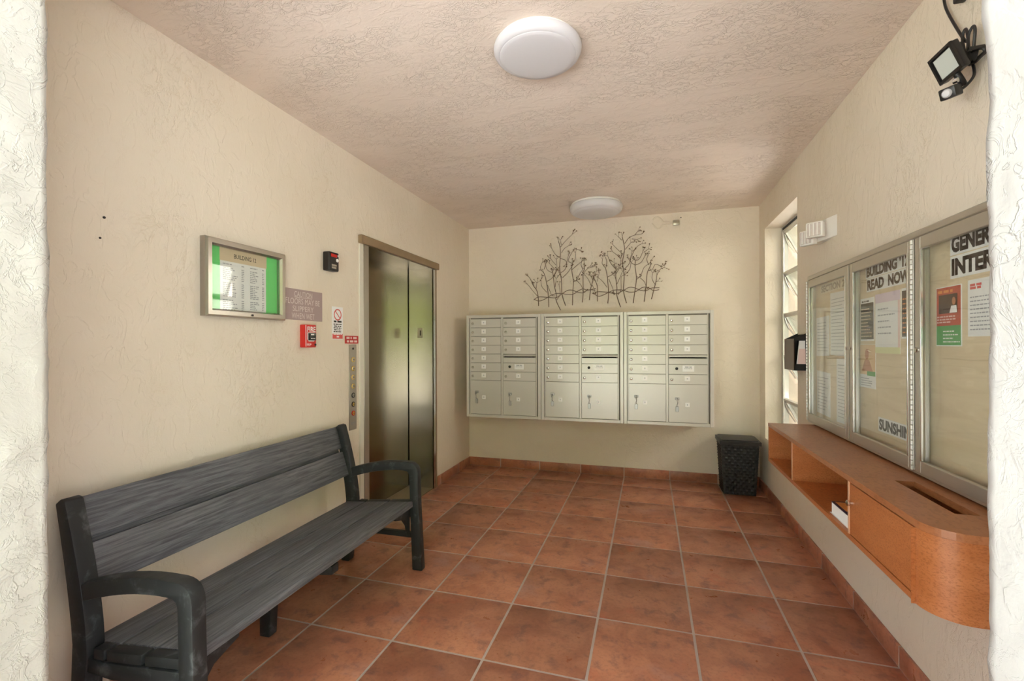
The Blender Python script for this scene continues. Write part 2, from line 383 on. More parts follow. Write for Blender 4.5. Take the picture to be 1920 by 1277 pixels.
skirt('baseboard_right', 'terracotta tile skirting below the wooden shelf', 1, (W, -1), YI, -.013, ys)

struct(MB().box(-9, 13, -7.4, YI, H + .001, H + .2).box(W + .3, W + 1.5, YI, 4, H + .001, H + .2).build('added_shade_slab', 'concrete'), 'unseen slab added outside to shade the entrance and window passage', 'slab')  # unseen overhang, added so daylight comes in level and the passage is shaded
# outdoors: only seen mirrored in the lift and as the source of daylight
struct(box('ground', 'concrete', None, -30, 34, -15, YO, -.3, -.012), 'pale concrete walk outside the entrance', 'ground')
struct(box('lawn', 'lawn', None, -30, 34, -60, -15, -.3, -.02), 'lawn beyond the entrance walk', 'lawn')
struct(box('ground', 'concrete', None, W + .3, 34, YO, 6, -.3, -.012), 'concrete passage outside the louvre window', 'ground')
struct(box('wall_outside', 'wall_back', None, W + 2.3, W + 2.5, -6, 4, -.1, 3.0), 'cream wall seen through the louvre window', 'wall')
k = MB(); rd = random.Random(11)
for (cx, cy, cz, rx, rz) in ((9, -20, 4.0, 3.4, 3.8), (4, -19, 3.0, 2.8, 2.8), (-1, -21, 4.2, 3.4, 3.9), (14, -21, 4.6, 3.8, 4.4), (-7, -20, 3.6, 3.2, 3.4), (6.5, -24, 6.4, 4, 4.4), (0, -25, 6.6, 4, 4.6), (19, -22, 4.6, 4, 4.4), (12, -26, 7.5, 4.5, 5)):
    for _ in range(1500):
        d = Vector((rd.gauss(0, 1), rd.gauss(0, 1), rd.gauss(0, 1))).normalized() * (rd.random() ** .4)
        p = Vector((cx + d.x * rx, cy + d.y * rx, max(.15, cz + d.z * rz))); a = Vector((rd.uniform(-1, 1), rd.uniform(-1, 1), rd.uniform(-1, 1))).normalized(); b_ = a.orthogonal().normalized(); s = rd.uniform(.16, .38)
        v4 = [k.bm.verts.new(q) for q in (p - a * s, p - b_ * s * .5, p + a * s, p + b_ * s * .5)]; k.bm.faces.new(v4)
tag(k.build('garden_foliage', 'leaf'), 'sunlit green foliage across the lawn, mirrored in the lift door', 'foliage', kind='stuff')

# ------------------------------------------------------------------ lift
d1 = thing('door_1', (0, -1.48, 0), 'brushed metal lift door recessed in the left wall', 'lift door', kind='structure')
box('shaft_backing', 'dark', d1, -.36, -.301, OY0 - .05, OY1 + .05, -.1, OZ + .05)
box('sill_base', 'grout', d1, -.301, 0, OY0, OY1, -.1, -.005)
box('door_panel', 'steel_door', d1, -.285, -.262, OY0, -.958, .006, OZ - .002)
box('reveal', 'steel', d1, -.27, .012, -.944, OY1, 0, 2.137)
box('reveal', 'steel', d1, -.30, 0, OY0, -2.022, 0, 2.137)
box('soffit', 'steel_door', d1, -.262, 0, -2.022, -.944, 2.136, OZ)
box('threshold', 'brown_metal', d1, -.262, 0, -2.022, -.944, -.004, .004)
box('jamb_casing', 'white_trim', d1, 0, .010, -2.122, -2.078, 0, 2.14)
box('jamb_casing', 'steel_dull', d1, 0, .016, -2.078, -2.018, 0, 2.14, .003)
box('jamb_casing', 'brown_metal', d1, 0, .010, -.944, -.872, 0, 2.14)
box('header', 'brown_metal', d1, 0, .034, -2.13, -.858, 2.136, 2.198, .004)
fp = box('floor_plate', 'steel_dull', d1, -.162, -.106, -.947, -.9445, 1.466, 1.562)
text('lettering', '1', (-.129, -.947, 1.514), BU, BV, .012, .05, 'ink_dark', fp)
lp = thing('lift_call_panel', (0, -2.198, .796), 'tall narrow steel panel of round lift buttons beside the lift', 'button panel')
box('plate', 'steel_dull', lp, 0, .006, -2.24, -2.158, .797, 1.40, .002)
MB().cyl((.004, -2.199, 1.372), (1, 0, 0), .008, .004, 14).build('key_switch', 'ink_dark', lp)
for z, rim, cap in ((1.294, 'brass', 'alum'), (1.232, 'brass', 'alum'), (1.170, 'brass', 'alum'), (1.107, 'brass', 'alum'), (1.042, 'black', 'alum'), (.978, 'black', 'brass'), (.915, 'red_sign', 'brass')):
    b = MB().lathe((.005, -2.199, z), (1, 0, 0), [(.018, 0), (.018, .005), (.014, .006), (.012, .004)], 24).build('button', rim, lp, True)
    MB().lathe((.005, -2.199, z), (1, 0, 0), [(.012, 0), (.012, .005), (.0, .007)], 20).build('button_cap', cap, b, True)
    marks('symbol', [(-.004, -.004, .008, .008)], (.0125, -2.199, z), LU, LV, 'ink_dark', b)
marks('print_line', [(-.025, 0, .05, .006), (-.02, -.01, .04, .004)], (.0062, -2.199, .845), LU, LV, 'ink', lp)

# ------------------------------------------------------------------ window
w1 = thing('window_1', (W + .15, (WY0 + WY1) / 2, WZ0), 'tall aluminium louvre window with tilted panes in the wall recess', 'window', kind='structure')
k = MB(); WX0, WX1 = W + .135, W + .185
k.box(WX0, WX1, WY1 - .035, WY1 - .001, WZ0, WZ1 - .002); k.box(WX0, WX1, WY0 + .001, WY0 + .035, WZ0, WZ1 - .002); k.box(WX0, WX1, WY0 + .035, WY1 - .035, WZ1 - .014, WZ1 - .002); k.box(WX0, WX1, WY0 + .035, WY1 - .035, WZ0, WZ0 + .035)
k.build('window_frame', 'window_metal', w1)
box('head_shadow_strip', 'black_matte', w1, W + .137, W + .183, WY0 + .036, WY1 - .036, 2.436, 2.456)  # black strip stands in for the shadow between head frame and top sash
tops = [2.425, 2.038, 1.663, 1.284, .887]; bots = tops[1:] + [WZ0 + .04]
for zt, zb in zip(tops, bots):
    L = zt - zb - .004; a = math.radians(27); dx, dz = math.sin(a) * L, math.cos(a) * L
    top = Vector((W + .16, 0, zt - .008)); bot = top + Vector((dx, 0, -dz)); e = (bot - top).normalized(); nn = Vector((e.z, 0, -e.x)); ya, yb = WY0 + .045, WY1 - .045; yc = (ya + yb) / 2
    k = MB()
    for yy in (ya + .011, yb - .011): k.obox((top + bot) / 2 + Vector((0, yy, 0)), e * (L / 2), (0, .011, 0), nn * .011)
    for pp in (top, bot): k.obox(pp + Vector((0, yc, 0)), e * .012, (0, (yb - ya) / 2, 0), nn * .011)
    sash = k.build('louvre_sash', 'window_metal', w1)
    MB().obox((top + bot) / 2 + Vector((0, yc, 0)), e * (L / 2 - .01), (0, (yb - ya) / 2 - .02, 0), nn * .003).build('pane', 'win_glass', sash)
    k = MB()
    for yy in (yb - .004, ya + .004):
        k.tube([(W + .155, yy, zt - .03), (W + .165, yy, zt - .07), (W + .185, yy, zt - .12), (W + .185 + .05, yy, zt - .2)], .006, 6)
    k.build('operator_arm', 'window_metal', sash)
    box('meeting_rail', 'window_metal', w1, W + .14, W + .175, WY0 + .036, WY1 - .036, zt - .004, zt + .010)
MB().tube([(W + .142, WY1 - .045, WZ0 + .06), (W + .142, WY1 - .045, WZ1 - .06)], .006, 8).build('operator_rod', 'window_metal', w1)

# ------------------------------------------------------------------ ceiling lamps
def dome(c, r, h, label):
    t = thing('ceiling_light', (c[0], c[1], H), label, 'ceiling light', 'round ceiling lights')
    MB().lathe((c[0], c[1], H), (0, 0, -1), [(r * .93, 0), (r * .93, h * .25), (r * .6, h * .25), (0, h * .25)], 64).build('base_ring', 'white', t, True)
    pr = [(r * .955, h * .18), (r * .99, h * .24), (r, h * .34), (r * .995, h * .5), (r * .97, h * .66), (r * .93, h * .78), (r * .88, h * .85), (r * .862, h * .855), (r * .852, h * .89)]
    pr += [(r * .84 * math.cos(a), h * (.90 + .16 * math.sin(a))) for a in [i * math.pi / 2 / 8 for i in range(9)]]
    pr[-1] = (0, h * 1.06)
    MB().lathe((c[0], c[1], H), (0, 0, -1), pr, 72).build('diffuser', 'lamp_white', t, True); return t
dome((1.536, -2.965), .198, .060, 'nearer round white ceiling light high in the picture')
dome((1.53, -.53), .252, .10, 'farther round white ceiling light just in front of the back wall')

# ================================================================== MAILBOXES
MD = .43
def mailbox_unit(x0, w, label, bright):
    z0, z1 = .632, 1.710; y = -MD
    t = thing('mailbox_unit', (x0 + w / 2, -MD / 2, z0), label, 'mailboxes', 'mailbox units on the back wall')
    g = .002
    box('cabinet_body', 'mail', t, x0 + g, x0 + w - g, y + .012, -.001, z0 + .001, z1 - .001)
    k = MB(); a, b, c, d = x0 + g, x0 + w - g, z0, z1; fw = .030
    k.box(a, a + fw, y - .012, y + .012, c, d, .002); k.box(b - fw, b, y - .012, y + .012, c, d, .002); k.box(a + fw, b - fw, y - .012, y + .012, d - fw, d, .002); k.box(a + fw, b - fw, y - .012, y + .012, c, c + fw, .002)
    k.build('outer_frame', 'mail', t)
    box('centre_stile', 'mail', t, x0 + .389, x0 + .410, y - .008, y + .012, z0 + fw, z1 - fw, .002)
    ca, cb, cc_, cd_ = x0 + .048, x0 + .386, x0 + .413, x0 + w - .056
    k = MB()
    for u0, u1 in ((ca, cb), (cc_, cd_)):
        k.box(u0 - .010, u0 - .0015, y - .002, y + .012, z0 + fw, z1 - fw); k.box(u1 + .0015, u1 + .010, y - .002, y + .012, z0 + fw, z1 - fw)
    k.build('door_track', 'mail', t)
    box('shadow_gap', 'mail_gap', t, x0 + .034, x0 + w - .034, y + .004, y + .0125, z0 + fw, z1 - fw)
    top = z1 - .040; P = .0926
    def tagplate(p, xx, zz, ww=.050, hh=.046):
        q = box('number_tag', 'tag_white', p, xx - ww / 2, xx + ww / 2, y - .0105, y - .0088, zz - hh / 2, zz + hh / 2)
        return q
    def lock(p, xx, zz, r=.0105, m_='chrome'):
        MB().lathe((xx, y - .008, zz), (0, -1, 0), [(r * 1.25, 0), (r * 1.25, .003), (r, .004), (r, .010), (r * .85, .011), (0, .011)], 18).build('lock', m_, p, True)
    def door(u0, u1, zt, zb, nm):
        return box(nm, 'mail', t, u0, u1, y - .009, y + .006, zb + .0016, zt - .0016, .0012)
    for i in range(7):
        p = door(ca, cb, top - i * P, top - (i + 1) * P, 'mailbox_door'); zc = top - (i + .47) * P
        lock(p, x0 + .072, zc - .004, .0105, 'steel_dull' if not bright else 'chrome'); q = tagplate(p, x0 + .197, zc + .004)
        marks('number', [(-.006, -.007, .012, .014)], (x0 + .197, y - .0105, zc + .004), BU, BV, 'tag_ink', p)
    for i in list(range(4)) + [6]:
        p = door(cc_, cd_, top - i * P, top - (i + 1) * P, 'mailbox_door'); zc = top - (i + .47) * P
        lock(p, x0 + .441, zc - .004, .0105, 'steel_dull' if not bright else 'chrome'); tagplate(p, x0 + .577, zc + .004)
        marks('number', [(-.006, -.007, .012, .014)], (x0 + .577, y - .0105, zc + .004), BU, BV, 'tag_ink', p)
    zs = top - 4 * P
    p = door(cc_, cd_, zs - .034, top - 5 * P, 'outgoing_mail_panel')
    box('letter_slot', 'dark', p, cc_ + .012, cd_ - .012, y - .004, y + .008, zs - .034, zs - .018)
    MB().prism([(cc_, y - .002, zs - .002), (cc_, y - .024, zs - .018), (cc_, y - .024, zs - .023), (cc_, y - .002, zs - .012)], (cd_ - cc_, 0, 0)).build('slot_hood', 'mail', p)
    p = door(cc_, cd_, top - 5 * P, top - 6 * P, 'service_panel'); zc = top - 5.42 * P
    lock(p, x0 + .484, zc, .011, 'black'); q = box('notice_label', 'tag_white', p, x0 + .535, x0 + .637, y - .0105, y - .0088, zc - .027, zc + .030)
    marks('print_line', [(-.03, .008, .06, .008), (-.036, -.006, .07, .004)], (x0 + .586, y - .0105, zc + .004), BU, BV, 'ink', p)
    for (u0, u1, xl, xt, dz) in ((ca, cb, x0 + .118, x0 + .198, 0), (cc_, cd_, x0 + .487, x0 + .577, .012)):
        zt = top - 7 * P; p = door(u0, u1, zt, z0 + .033, 'parcel_door'); zl = z1 - .815 - dz
        MB().box(xl - .020, xl + .020, y - .012, y - .009, zl - .008, zl + .016, .003).build('lock_plate', 'key_metal', p)
        k = MB(); k.lathe((xl, y - .012, zl), (0, -1, 0), [(.013, 0), (.013, .008), (.010, .010), (0, .010)], 16); k.box(xl - .002, xl + .002, y - .045, y - .02, zl - .012, zl + .006)
        k.lathe((xl, y - .046, zl - .006), (1, 0, 0), [(.006, -.002), (.016, -.002), (.016, .002), (.006, .002), (.006, -.002)], 16)
        k.tube([(xl, y - .046, zl - .02), (xl + .004, y - .040, zl - .035), (xl - .003, y - .030, zl - .055), (xl + .002, y - .022, zl - .07)], .003, 5)
        k.box(xl - .014, xl + .014, y - .018, y - .012, zl - .118, zl - .068, .003)
        k.build('hanging_key', 'key_metal', p, True)
        tagplate(p, xt, z1 - .866 - dz, .040, .040); marks('number', [(-.005, -.007, .010, .014)], (xt, y - .0105, z1 - .866 - dz), BU, BV, 'tag_ink', p)
    return t
mailbox_unit(.146, .817, 'left mailbox unit, nearest the lift, grey locks', False)
mailbox_unit(.963, .817, 'middle of the three beige mailbox units on the back wall', True)
mailbox_unit(1.780, .806, 'right mailbox unit, nearest the waste basket', True)

# ================================================================== WIRE TREE SCULPTURES
ART = [
 dict(stems=['840,1828;835,1935;821,1998;780,2055', '956,1813;950,1946;934,2065;918,2144;898,2200', '1088,1774;1037,1885;1041,1943;1022,2030;1010,2117;1002,2195', '1143,1822;1104,1949;1099,2097;1078,2238;1086,2347;1086,2448;1067,2532', '1218,1825;1224,1976;1228,2099;1211,2216;1219,2278', '1324,1853;1336,1972;1334,2164;1350,2209;1348,2282', '1402,1876;1418,2007;1441,2082;1445,2128'],
  br=[['833,1935;788,1984;723,2066', '780,2055;748,2128;727,2157', '813,2022;821,2085'], ['938,1974;878,2044;870,2123', '898,2196;866,2249;886,2307', '906,2231;927,2293', '938,2096;998,2133;1046,2217', '942,2057;986,1945'], ['1010,2148;1046,2217;1042,2334', '998,2188;942,2222;919,2286', '1038,2213;967,2291', '1038,2272;979,2345', '1030,2030;1042,2123', '1045,1885;1085,1950;1073,2051'], ['1090,2464;1149,2530;1220,2595', '1102,2401;1133,2445;1180,2474', '1078,2355;1031,2389;991,2458', '1093,2183;1141,2220;1160,2296;1176,2365', '1109,2128;1164,2180;1203,2232', '1086,2343;1141,2321;1156,2289', '1100,2487;1090,2542', '1101,2136;1074,2184'], ['1219,2278;1176,2311;1204,2379;1243,2431;1297,2420', '1219,2278;1250,2322;1254,2392', '1211,2208;1273,2259;1327,2299', '1230,2107;1261,2090;1304,2173;1334,2210', '1232,2076;1261,2094', '1265,2094;1311,2042;1334,1995'], ['1346,2171;1388,2215;1456,2231', '1380,2223;1411,2237', '1334,2210;1315,2257;1323,2303'], ['1425,2022;1395,2092;1365,2136', '1441,2090;1407,2153', '1441,2105;1479,2180', '1433,2037;1459,1982']],
  w=['788,1896;841,1926;954,1919;1037,1912;1101,1949;1163,1986;1218,1988;1272,1966;1334,1956;1395,1985;1463,1978', '788,1904;845,1883;909,1901;974,1938;1037,1959;1101,1957;1163,1945;1226,1946;1280,1978;1334,1999;1380,1982;1471,2001']),
 dict(stems=['1487,1860;1489,1966;1483,2035;1453,2105', '1597,1834;1604,1947;1594,2106;1574,2213', '1729,1792;1691,1914;1692,1996;1681,2110;1685,2215', '1790,1832;1760,1964;1767,2113;1751,2264;1769,2368;1770,2428;1748,2534', '1859,1830;1877,1967;1892,2093;1878,2213;1883,2275', '1969,1841;1989,2000;1999,2132;2031,2212;2037,2271', '2042,1865;2065,1960;2087,2047;2097,2120'],
  br=[['1461,2082;1442,2128', '1487,2073;1506,2156'], ['1592,2004;1544,2070;1510,2102', '1574,2213;1540,2260;1544,2306', '1578,2228;1589,2281;1567,2339', '1596,2114;1670,2156;1729,2243', '1607,2094;1640,2014;1655,1968'], ['1685,2192;1633,2255;1597,2341', '1677,2200;1663,2269', '1685,2147;1729,2228;1733,2310', '1688,2072;1670,2118', '1706,1921;1736,1980;1736,2100;1765,2128', '1692,2034;1710,2071;1751,2167'], ['1773,2458;1817,2514;1875,2540;1939,2543', '1780,2397;1839,2468', '1846,2505;1896,2498', '1758,2346;1715,2386;1649,2458', '1729,2303;1693,2343;1645,2383', '1765,2188;1816,2238;1835,2312;1849,2371', '1769,2128;1823,2185;1838,2259', '1744,2497;1708,2537', '1875,2540;1907,2579', '1733,2303;1748,2339'], ['1883,2275;1845,2311;1874,2384;1910,2426;1950,2446', '1883,2275;1917,2285;1946,2335;1957,2364', '1881,2227;1845,2251;1816,2290', '1881,2227;1939,2254;1974,2311', '1892,2104;1931,2106;1967,2193;2010,2228', '1895,2078;1920,2095', '1931,2091;1974,2045;1989,1992'], ['2017,2220;1996,2280;2006,2309', '2016,2161;2052,2174;2080,2224;2129,2207', '1967,2356;2010,2387'], ['2076,2018;2048,2078;2055,2137', '2097,2113;2129,2170;2171,2190', '2086,2040;2101,2047', '2129,2199;2157,2205']],
  w=['1445,1937;1491,1962;1603,1951;1684,1933;1757,1964;1816,1995;1873,1989;1931,1961;1988,1953;2037,1979;2121,1980', '1449,1945;1498,1913;1551,1926;1610,1954;1655,1971;1714,1975;1757,1968;1830,1945;1888,1952;1945,1987;1988,1994;2030,1976;2065,1953;2118,1962']),
]

def art(S, label, seed):
    rd = random.Random(seed); parse = lambda s, off=0: [Vector((int(a) / 1000, -.022 + off, int(b) / 1000)) for a, b in (q.split(',') for q in s.split(';'))]
    def smooth(p, n=5):
        if len(p) < 3: return p
        q = [p[0]]
        for i in range(len(p) - 1):
            a, b, c, d = p[max(0, i - 1)], p[i], p[i + 1], p[min(len(p) - 1, i + 2)]
            for j in range(1, n + 1):
                t = j / n; q.append(.5 * (2 * b + (c - a) * t + (2 * a - 5 * b + 4 * c - d) * t * t + (3 * b - a - 3 * c + d) * t ** 3))
        return q
    pts = [parse(s) for s in S['stems']]; cx = sum(p[0].x for p in pts) / len(pts); zb = min(q.z for p in pts for q in p)
    t = thing('wire_tree_sculpture', (cx, -.012, zb), label, 'wall sculpture', 'wire tree sculptures above the mailboxes')
    for si, (p, brs) in enumerate(zip(pts, S['br'])):
        st = MB().tube(smooth(p), .0048, 6, .0034).build('stem', 'bronze_wire', t, True)
        MB().tube([p[0] + (p[1] - p[0]) * .25, p[0] + (p[1] - p[0]) * .25 + Vector((0, .0195, 0))], .003, 5).build('wall_pin', 'bronze_wire', st)
        kb = MB(); tips = [p[-1]]; dirs = [(p[-1] - p[-2]).normalized()]
        for b in brs:
            bb = smooth(parse(b, rd.uniform(-.012, .004))); kb.tube(bb, .0032, 5, .0022)
            tips.append(bb[-1]); dirs.append((bb[-1] - bb[-2]).normalized())
        ku = MB()
        for tp, dr in zip(tips, dirs):
            for _ in range(rd.choice((2, 3, 3, 4))):
                a = rd.uniform(-1.0, 1.0); d2 = Vector((dr.x * math.cos(a) - dr.z * math.sin(a), rd.uniform(-.25, .1), dr.x * math.sin(a) + dr.z * math.cos(a))).normalized(); L = rd.uniform(.022, .05)
                kb.tube([tp, tp + d2 * L * .55, tp + d2 * L + Vector((0, 0, .006))], .0021, 4, .0016)
                e = tp + d2 * L + Vector((0, 0, .006))
                for q in range(rd.choice((1, 1, 2))): ku.sphere(e + Vector((rd.uniform(-.006, .006), rd.uniform(-.004, .004), rd.uniform(-.006, .006))), rd.uniform(.0045, .0075))
        kb.build('twigs', 'bronze_wire', st, True); ku.build('buds', 'bud', st, True)
    for i, w_ in enumerate(S['w']):
        MB().tube(smooth([q + Vector((0, .004 if i else -.006, 0)) for q in parse(w_)]), .0036, 6).build('cross_wire', 'bronze_wire', t, True)
art(ART[0], 'left half of the bronze wire tree sculpture above the mailboxes', 1)
art(ART[1], 'right half of the bronze wire tree sculpture above the mailboxes', 2)

# painted-over cable loop with a clip near the ceiling
cl = thing('painted_cable', (2.17, -.004, 2.60), 'thin painted cable loop with metal clip on the wall under the ceiling', 'cable')
k = MB(); k.tube([(2.058, -.005, 2.693), (2.085, -.005, 2.716), (2.112, -.005, 2.722), (2.14, -.005, 2.70), (2.165, -.005, 2.668), (2.262, -.006, 2.658)], .006, 6); k.build('cable', 'wall_back', cl, True)
k = MB(); k.tube([(2.05, -.005, 2.655), (2.075, -.005, 2.62), (2.105, -.005, 2.598), (2.128, -.005, 2.604), (2.165, -.005, 2.640), (2.262, -.006, 2.640)], .0065, 6); k.build('cable', 'wall_back', cl, True)
MB().box(2.255, 2.318, -.022, -.0005, 2.618, 2.668, .005, 2).build('clip', 'steel_dull', cl, True)
MB().cyl((2.333, -.0005, 2.693), (0, -1, 0), .006, .004, 10).build('nail', 'ink_dark', cl)

# ================================================================== LEFT WALL FITTINGS
t = thing('directory_board', (0, -3.10, 1.537), 'silver framed directory with green backing and white list', 'notice board')
k = MB(); y0, y1, z0, z1 = -3.345, -2.857, 1.537, 1.913; fw = .036; X = .042
def mitre(k, y0, y1, z0, z1, fw, x0, x1, bev=.006):
    for (a, b, c, d) in (((y0, z0), (y1, z0), (y1 - fw, z0 + fw), (y0 + fw, z0 + fw)), ((y1, z0), (y1, z1), (y1 - fw, z1 - fw), (y1 - fw, z0 + fw)), ((y1, z1), (y0, z1), (y0 + fw, z1 - fw), (y1 - fw, z1 - fw)), ((y0, z1), (y0, z0), (y0 + fw, z0 + fw), (y0 + fw, z1 - fw))):
        b4 = bmesh.new(); B0 = [b4.verts.new((x0, *q)) for q in (a, b, c, d)]
        ou, inn = .25, .75
        F0 = [b4.verts.new((x0 + (x1 - x0) * .75, *a)), b4.verts.new((x0 + (x1 - x0) * .75, *b))]
        mid1 = [b4.verts.new((x1, a[0] + (d[0] - a[0]) * .22, a[1] + (d[1] - a[1]) * .22)), b4.verts.new((x1, b[0] + (c[0] - b[0]) * .22, b[1] + (c[1] - b[1]) * .22))]
        mid2 = [b4.verts.new((x1, a[0] + (d[0] - a[0]) * .78, a[1] + (d[1] - a[1]) * .78)), b4.verts.new((x1, b[0] + (c[0] - b[0]) * .78, b[1] + (c[1] - b[1]) * .78))]
        F1 = [b4.verts.new((x0 + (x1 - x0) * .7, *d)), b4.verts.new((x0 + (x1 - x0) * .7, *c))]
        ch = [(B0[0], B0[1]), tuple(F0), tuple(mid1), tuple(mid2), tuple(F1), (B0[3], B0[2])]
        for p, q in zip(ch, ch[1:] + ch[:1]): b4.faces.new((p[0], p[1], q[1], q[0]))
        b4.faces.new([c_[0] for c_ in ch]); b4.faces.new([c_[1] for c_ in ch][::-1]); bmesh.ops.recalc_face_normals(b4, faces=b4.faces[:]); k.add(b4)
mitre(k, y0, y1, z0, z1, fw, .0, X); k.build('frame', 'frame_metal', t)
box('backing', 'green_paper', t, .001, .010, y0 + .02, y1 - .02, z0 + .02, z1 - .02)
sh = box('list_sheet', 'paper', t, .0105, .012, -3.25, -2.972, z0 + .034, 1.815)
hd = box('header_sheet', 'tan_paper', t, .0105, .0125, -3.252, -2.968, 1.815, z1 - .034)
text('lettering', 'BUILDING 12', (.0126, -3.105, 1.846), LU, LV, .135, .022, 'ink_dark', hd, .01)
rows = []; rd = random.Random(3)
for i in range(26):
    z = .112 - i * .0094
    if i in (1, 9, 18): continue
    rows.append((-.125, z, rd.uniform(.04, .085), .0045)); rows.append((-.018, z, .016, .0045))
    if i < 24: rows.append((.035, z, rd.uniform(.03, .06), .0045)); rows.append((.112, z, .014, .0045))
marks('print_line', rows, (.0121, -3.111, 1.687), LU, LV, 'ink', sh, 5)
box('pane', 'glass', t, .024, .0265, y0 + .03, y1 - .03, z0 + .03, z1 - .03)
MB().cyl((.0415, -3.09, z0 + .016), (1, 0, 0), .0055, .004, 14).build('lock', 'ink_dark', t)

t = thing('caution_sign', (0, -2.66, 1.548), 'mauve caution sign with pale lettering beside the directory', 'sign')
pl = box('plate', 'mauve', t, .0005, .005, -2.848, -2.514, 1.548, 1.732, .001)
for s_, z, w_, h_ in (('CAUTION', 1.703, .15, .032), ('FLOORS MAY BE', 1.660, .285, .034), ('SLIPPERY', 1.616, .175, .032), ('WHEN WET', 1.573, .19, .034)):
    text('lettering', s_, (.005, -2.682, z), LU, LV, w_, h_, 'mauve_text', pl, .0)
MB().quad([(.0056, -2.757, 1.682), (.0056, -2.607, 1.682), (.0056, -2.607, 1.685), (.0056, -2.757, 1.685)]).build('underline', 'mauve_text', pl)

t = thing('fire_alarm_sounder', (0, -2.455, 1.882), 'black fire alarm sounder with red strip', 'alarm')
MB().box(0, .052, -2.505, -2.408, 1.880, 2.003, .008, 3).build('housing', 'black', t, True)
box('red_strip', 'red', t, .0515, .0535, -2.488, -2.43, 1.970, 1.990, .0008)
MB().lathe((.051, -2.428, 1.952), (1, 0, 0), [(.011, 0), (.011, .004), (.006, .009), (0, .010)], 16).build('strobe_lens', 'white', t, True)
marks('print_line', [(-.028, .006, .052, .012), (-.028, -.010, .052, .012)], (.0522, -2.455, 1.905), LU, LV, 'alum', t)
MB().box(.051, .054, -2.424, -2.414, 1.978, 1.990, .001).build('indicator', 'white', t)

t = thing('fire_alarm_pull_station', (0, -2.665, 1.383), 'red fire alarm pull station with black handle below the caution sign', 'fire alarm')
MB().box(0, .040, -2.708, -2.612, 1.383, 1.522, .005, 2).build('housing', 'red', t, True)
MB().box(.040, .0415, -2.705, -2.701, 1.388, 1.518).build('white_edge', 'white', t)
text('lettering', 'FIRE', (.0402, -2.655, 1.494), LU, LV, .070, .032, 'white', t, .02)
hb = MB().prism([(.0398, -2.690, 1.474), (.0398, -2.625, 1.474), (.0398, -2.625, 1.434), (.0398, -2.637, 1.420), (.0398, -2.678, 1.420), (.0398, -2.690, 1.434)], (.004, 0, 0)).build('handle_surround', 'white', t)
hdl = MB().box(.042, .054, -2.686, -2.629, 1.426, 1.471, .003, 2).build('pull_handle', 'black', t, True)
marks('print_line', [(-.018, .010, .036, .007), (-.018, -.012, .036, .004)], (.0542, -2.658, 1.448), LU, LV, 'white', hdl)
MB().cyl((.039, -2.622, 1.400), (1, 0, 0), .007, .004, 14).build('lock', 'black', t)
marks('print_line', [(-.03, .003, .038, .005), (-.03, -.006, .032, .003)], (.0402, -2.665, 1.398), LU, LV, 'white', t)

t = thing('prohibition_sign', (0, -2.36, 1.436), 'small white sign with red prohibition circle beside the lift', 'sign')
pl = box('plate', 'paper', t, .0004, .003, -2.417, -2.306, 1.436, 1.655)
k = MB(); c = Vector((.0036, -2.361, 1.602)); R1, R0 = .039, .031
for i in range(36):
    a, b = 2 * math.pi * i / 36, 2 * math.pi * (i + 1) / 36; f = lambda r, q: c + Vector((0, r * math.cos(q), r * math.sin(q))); k.quad([f(R0, a), f(R1, a), f(R1, b), f(R0, b)])
dd = Vector((0, .7071, -.7071)); nn = Vector((0, .7071, .7071)) * .0035; k.quad([c - dd * .033 - nn, c + dd * .033 - nn, c + dd * .033 + nn, c - dd * .033 + nn]); k.build('prohibition_symbol', 'pink_red', pl)
marks('print_line', [(-.040, -.052 + .002, .080, .012)] + [(-.042 + .004 * (i % 2), -.066 - i * .0125, .082 - .008 * (i % 2), .007) for i in range(5)], (.003, -2.361, 1.600), LU, LV, 'ink_dark', pl, 8)
fo = box('red_footer', 'pink_red', pl, .003, .0036, -2.414, -2.309, 1.440, 1.474)
marks('print_line', [(-.045, .010, .09, .006), (-.012, -.008, .024, .010)], (.0036, -2.361, 1.457), LU, LV, 'paper', fo, 2)
t = thing('lift_notice_sign', (0, -2.206, 1.409), 'small red notice with white lettering above the lift buttons', 'sign')
pl = box('plate', 'red_sign', t, .0004, .004, -2.283, -2.133, 1.408, 1.462, .001)
marks('print_line', [(-.062, .006, .058, .015), (.012, .006, .052, .015), (-.058, -.018, .024, .014), (-.024, -.018, .082, .014)], (.004, -2.208, 1.434), LU, LV, 'pink', pl, 4)
for (yy, zz, rr) in ((-3.738, 1.892, .005), (-3.752, 1.81, .004)):
    tag(MB().cyl((.0, yy, zz), (1, 0, 0), rr, .003, 8).build('wall_hole_plug', 'ink_dark'), 'small dark %s spot on the bare left wall' % ('upper' if rr > .0045 else 'lower'), 'wall mark')

